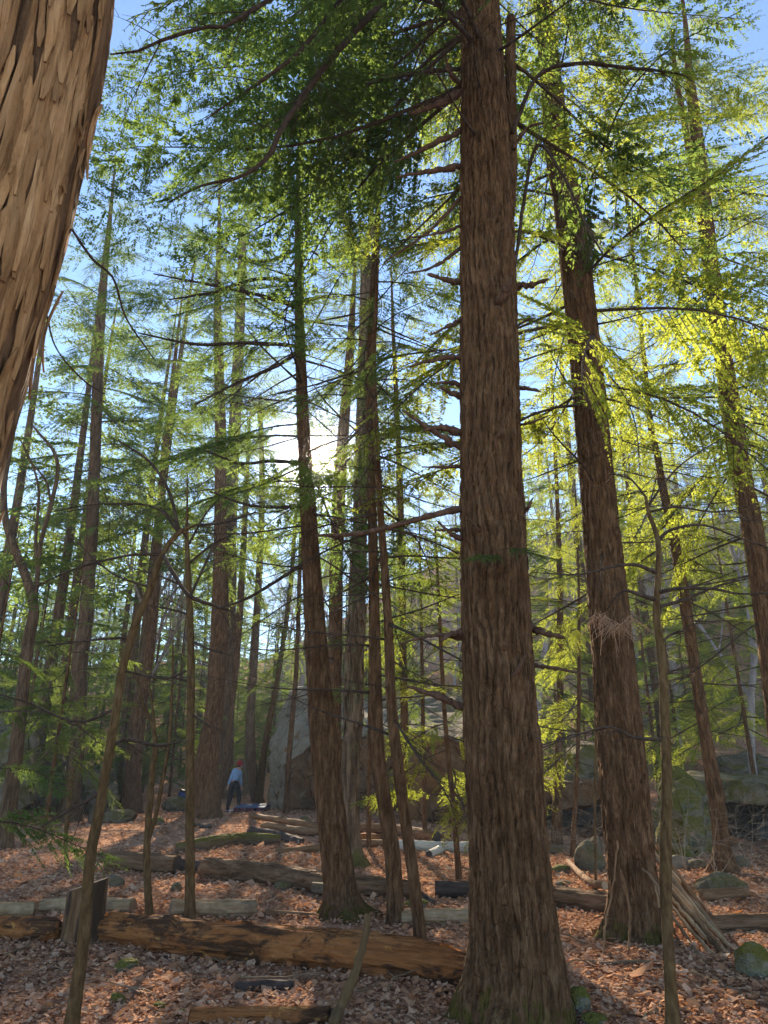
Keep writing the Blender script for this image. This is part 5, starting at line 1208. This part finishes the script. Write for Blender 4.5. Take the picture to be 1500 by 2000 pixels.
# face: nose, brow, ears as part of the head
hd = np.array(mixp(headb, headt, .55)); fw = np.array([.62, .75, -.08]); fw /= np.linalg.norm(fw); sd = np.array([fw[1], -fw[0], 0]); sd /= np.linalg.norm(sd)
fm = MB()
def blob(c, ax, ns=12, nr=8):
    th = np.linspace(0, math.pi, nr)[:, None]; ph = np.linspace(0, 2*math.pi, ns, endpoint=False)[None, :]
    V = np.stack([np.sin(th)*np.cos(ph), np.sin(th)*np.sin(ph), np.cos(th)*np.ones_like(ph)], -1).reshape(-1, 3)
    B = np.array([fw, sd, [0, 0, 1]]); V = (V*np.array(ax)) @ B + c
    i = np.arange(nr-1)[:, None]*ns; j = np.arange(ns)[None, :]; k = (j+1) % ns
    return V, np.stack([i+j, i+k, i+ns+k, i+ns+j], -1).reshape(-1, 4)
for c, ax in ((hd+fw*.018-np.array([0, 0, .03]), (.088, .068, .105)), (hd+fw*.108-np.array([0, 0, .045]), (.02, .014, .024)), (hd+fw*.095-np.array([0, 0, .085]), (.014, .026, .008)), (hd+sd*.074-np.array([0, 0, .04]), (.018, .010, .03)), (hd-sd*.074-np.array([0, 0, .04]), (.018, .010, .03))):
    fm.add(*blob(c, ax))
link('face', fm.mesh('face', [M['skin']]), person)
em = MB()
for s in (-1, 1): em.add(*blob(hd+fw*.094+sd*s*.032-np.array([0, 0, .02]), (.012, .014, .009)))
link('eyes', em.mesh('eyes', [M['hair']]), person)
hm = MB(); hm.add(*blob(hd-fw*.03-np.array([0, 0, .055]), (.068, .075, .06))); link('hair', hm.mesh('hair', [M['hair']]), person)
# cap
cm = MB(); V, Q = blob(hd+np.array([0, 0, .035]), (.112, .1, .105), 24, 14); V = V[V[:, 2] > -99]; cm.add(V, Q)
cap = link('knitted_cap', cm.mesh('knitted_cap', [M['beanie']]), person)
rim = MB(); a = np.linspace(0, 2*math.pi, 25)[:-1]; ringp = np.array([hd+fw*math.cos(q)*.108+sd*math.sin(q)*.096+np.array([0, 0, -.005]) for q in a]); ringp = np.concatenate([ringp, ringp[:1]])
rim.tube(ringp, .022, 8, cap=False); link('cap_rim', rim.mesh('cap_rim', [M['beanie']]), cap)
skin_mesh('sweater', [[(mixp(hipc, waist, .2), .165), (waist, .155), (chest, .178), (mixp(chest, neck, .75), .085)], [(chest, .178), (shL, .085), (mixp(shL, elL, .5), .072), (elL, .064), (mixp(elL, haL, .55), .056), (mixp(elL, haL, .92), .045)], [(chest, .178), (shR, .085), (mixp(shR, elR, .5), .072), (elR, .064), (mixp(elR, haR, .55), .056), (mixp(elR, haR, .92), .045)]], M['sweater'], person)
skin_mesh('trousers', [[(mixp(hipc, waist, .5), .155), (hipc, .165), (hpL, .12), (mixp(hpL, knL, .5), .105), (knL, .09), (mixp(knL, anL, .6), .082), (anL, .078)], [(hipc, .165), (hpR, .12), (mixp(hpR, knR, .5), .105), (knR, .09), (mixp(knR, anR, .6), .082), (anR, .078)]], M['trousers'], person)
for an, to in ((anL, toL), (anR, toR)):
    skin_mesh('shoe', [[((an[0]-.02, an[1]-.05, an[2]-.02), .055), (an, .058), (mixp(an, to, .6), .05), (to, .045)]], M['shoe'], person)

def rbox(sx, sy, sz, bev, seg=3):
    bm = bmesh.new(); bmesh.ops.create_cube(bm, size=1)
    for v in bm.verts: v.co = Vector((v.co.x*sx, v.co.y*sy, v.co.z*sz))
    bmesh.ops.bevel(bm, geom=bm.edges[:], offset=bev, segments=seg, profile=.6, affect='EDGES'); return bm
def bobj(name, bm, mat, parent, loc=(0, 0, 0), rot=(0, 0, 0)):
    me = bpy.data.meshes.new(name); bm.to_mesh(me); bm.free(); me.materials.append(mat); me.polygons.foreach_set('use_smooth', np.ones(len(me.polygons), bool)); return link(name, me, parent, loc, rot)
g2 = ground_px(487, 1587); m2 = at(487, 1587, g2[1])[1]; wpad = 60*m2
pad = thing('crash_pad', (g2[0], g2[1]+.55, gh(g2[0], g2[1]+.55)), 'blue climbing pad with a maroon side and black straps lying by the pale boulder', 'crash pad'); pad.rotation_euler = (math.radians(3), 0, math.radians(-3))
bobj('pad_body', rbox(wpad, 1.1, .13, .03), M['pad_side'], pad, (0, 0, .075))
bobj('pad_top', rbox(wpad*.985, 1.08, .05, .02), M['pad_top'], pad, (0, .02, .145))
bobj('pad_flap', rbox(.36, .8, .03, .012), M['pad_top'], pad, (-wpad/2-.13, -.05, .03), (0, math.radians(-6), .1))
for k in (-.3, -.05, .22):
    bobj('strap', rbox(.04, .03, .14, .008), M['strap'], pad, (k*wpad, -.555, .09)); 
bobj('seam', rbox(wpad*.99, .02, .012, .004), M['strap'], pad, (0, -.548, .03))
g3, m3 = at(354, 1568, ground_px(338, 1584)[1]+.55)
bag = thing('rucksack', g3, 'dark blue rucksack with a black lid resting on the mossy stone', 'bag')
bb = rbox(.30, .2, .36, .07, 4); bobj('pack_body', bb, M['bag'], bag, (0, 0, .17), (0, .25, 0))
bobj('lid', rbox(.2, .19, .1, .04), M['bag_lid'], bag, (.03, 0, .38), (0, .3, 0)); bobj('pocket', rbox(.2, .07, .17, .03), M['bag'], bag, (-.01, -.12, .12), (0, .25, 0))
bobj('buckle', rbox(.05, .03, .03, .008), M['log_pale'], bag, (.02, -.1, .42)); bobj('strap', rbox(.03, .02, .3, .006), M['strap'], bag, (-.09, -.11, .2), (0, .25, 0))
HAZE = .00006
# ------------------------------------------------------------------ leaf litter
def mat_litter():
    t = NT('fallen_leaf'); g = t.node('ShaderNodeNewGeometry'); r = g.outputs['Random Per Island']
    c = t.ramp(r, [(0, (.24, .115, .06)), (.25, (.40, .205, .112)), (.5, (.49, .27, .155)), (.72, (.55, .33, .205)), (.88, (.6, .4, .265)), (.95, (.5, .2, .065)), (1., (.66, .5, .36))])
    d = t.node('ShaderNodeBsdfDiffuse', i_Color=c); tr = t.node('ShaderNodeBsdfTranslucent', i_Color=c)
    m = t.node('ShaderNodeMixShader', n_0=.22, n_1=d.outputs[0], n_2=tr.outputs[0])
    t.t.links.new(m.outputs[0], t.out.inputs[0]); return t.m
M['litter'] = mat_litter()
def leaves(n, y0, y1, size, seed, clump=.0):
    r = np.random.default_rng(seed)
    y = y0+(y1-y0)*r.random(n)**.8; x = (r.random(n)*2-1)*(.62*y+1.2)
    keep = noise(x*.5, y*.5, x*0, 21)+.35*noise(x*2, y*2, x*0, 22) > r.uniform(-1.25, .5, n); x, y = x[keep], y[keep]; n = len(x)
    z = ground_h(x, y) + r.uniform(.004, .035, n)
    a = r.uniform(0, 2*math.pi, n); L = size*r.lognormal(0, .42, n); W = L*r.uniform(.3, .52, n); curl = L*r.uniform(-.28, .28, n)
    tilt = r.normal(0, .26, n); roll = r.normal(0, .26, n)
    base = np.stack([np.stack([-L*.5, 0*L, curl*.5], -1), np.stack([-L*.12, W, curl*r.uniform(-1, .6, n)], -1), np.stack([L*.22, W*.85, curl*r.uniform(-1, .6, n)], -1), np.stack([L*.5, 0*L+W*r.uniform(-.3, .3, n), curl*.8], -1), np.stack([L*.2, -W*.9, curl*r.uniform(-1, .6, n)], -1), np.stack([-L*.15, -W, curl*r.uniform(-1, .6, n)], -1)], 1)
    X = base[..., 0]; Yv = base[..., 1]; Z = base[..., 2]
    Z2 = Z + X*np.sin(tilt)[:, None] + Yv*np.sin(roll)[:, None]
    ca, sa = np.cos(a)[:, None], np.sin(a)[:, None]
    V = np.stack([X*ca-Yv*sa+x[:, None], X*sa+Yv*ca+y[:, None], Z2+z[:, None]+.35*np.abs(L*np.sin(tilt))[:, None]], -1)
    i = np.arange(n)[:, None]*6
    Q = np.concatenate([i+np.array([[0, 3, 2, 1]]), i+np.array([[0, 5, 4, 3]])])
    return V.reshape(-1, 3), Q
parts_ = [leaves(105000, 3.2, 9, .031, 1), leaves(70000, 8.5, 15, .042, 2), leaves(40000, 14, 32, .064, 3)]
mb = MB()
for V, Q in parts_: mb.add(V, Q)
tag(link('leaf_litter', mb.mesh('leaf_litter', [M['litter']], False)), 'dry brown fallen leaves carpeting the forest floor', 'leaves', kind='stuff')

# ------------------------------------------------------------------ the air under the trees
bm = bmesh.new(); bmesh.ops.create_cube(bm, size=1)
me = bpy.data.meshes.new('haze'); bm.to_mesh(me); bm.free()
hz = NT('haze'); pv = hz.node('ShaderNodeVolumePrincipled'); pv.inputs['Color'].default_value = (.86, .92, 1.0, 1); pv.inputs['Density'].default_value = HAZE; pv.inputs['Anisotropy'].default_value = .98
pv2 = hz.node('ShaderNodeVolumePrincipled'); pv2.inputs['Color'].default_value = (.84, .91, 1.0, 1); pv2.inputs['Density'].default_value = HAZE*17; pv2.inputs['Anisotropy'].default_value = .1
ad = hz.node('ShaderNodeAddShader', n_0=pv.outputs[0], n_1=pv2.outputs[0])
hz.t.links.new(ad.outputs[0], hz.out.inputs['Volume']); me.materials.append(hz.m)
tag(link('haze', me, None, (0, 100, 28), None, (484, 284, 60)), 'pale sunlit haze hanging in the air between the trees', 'haze', kind='stuff')
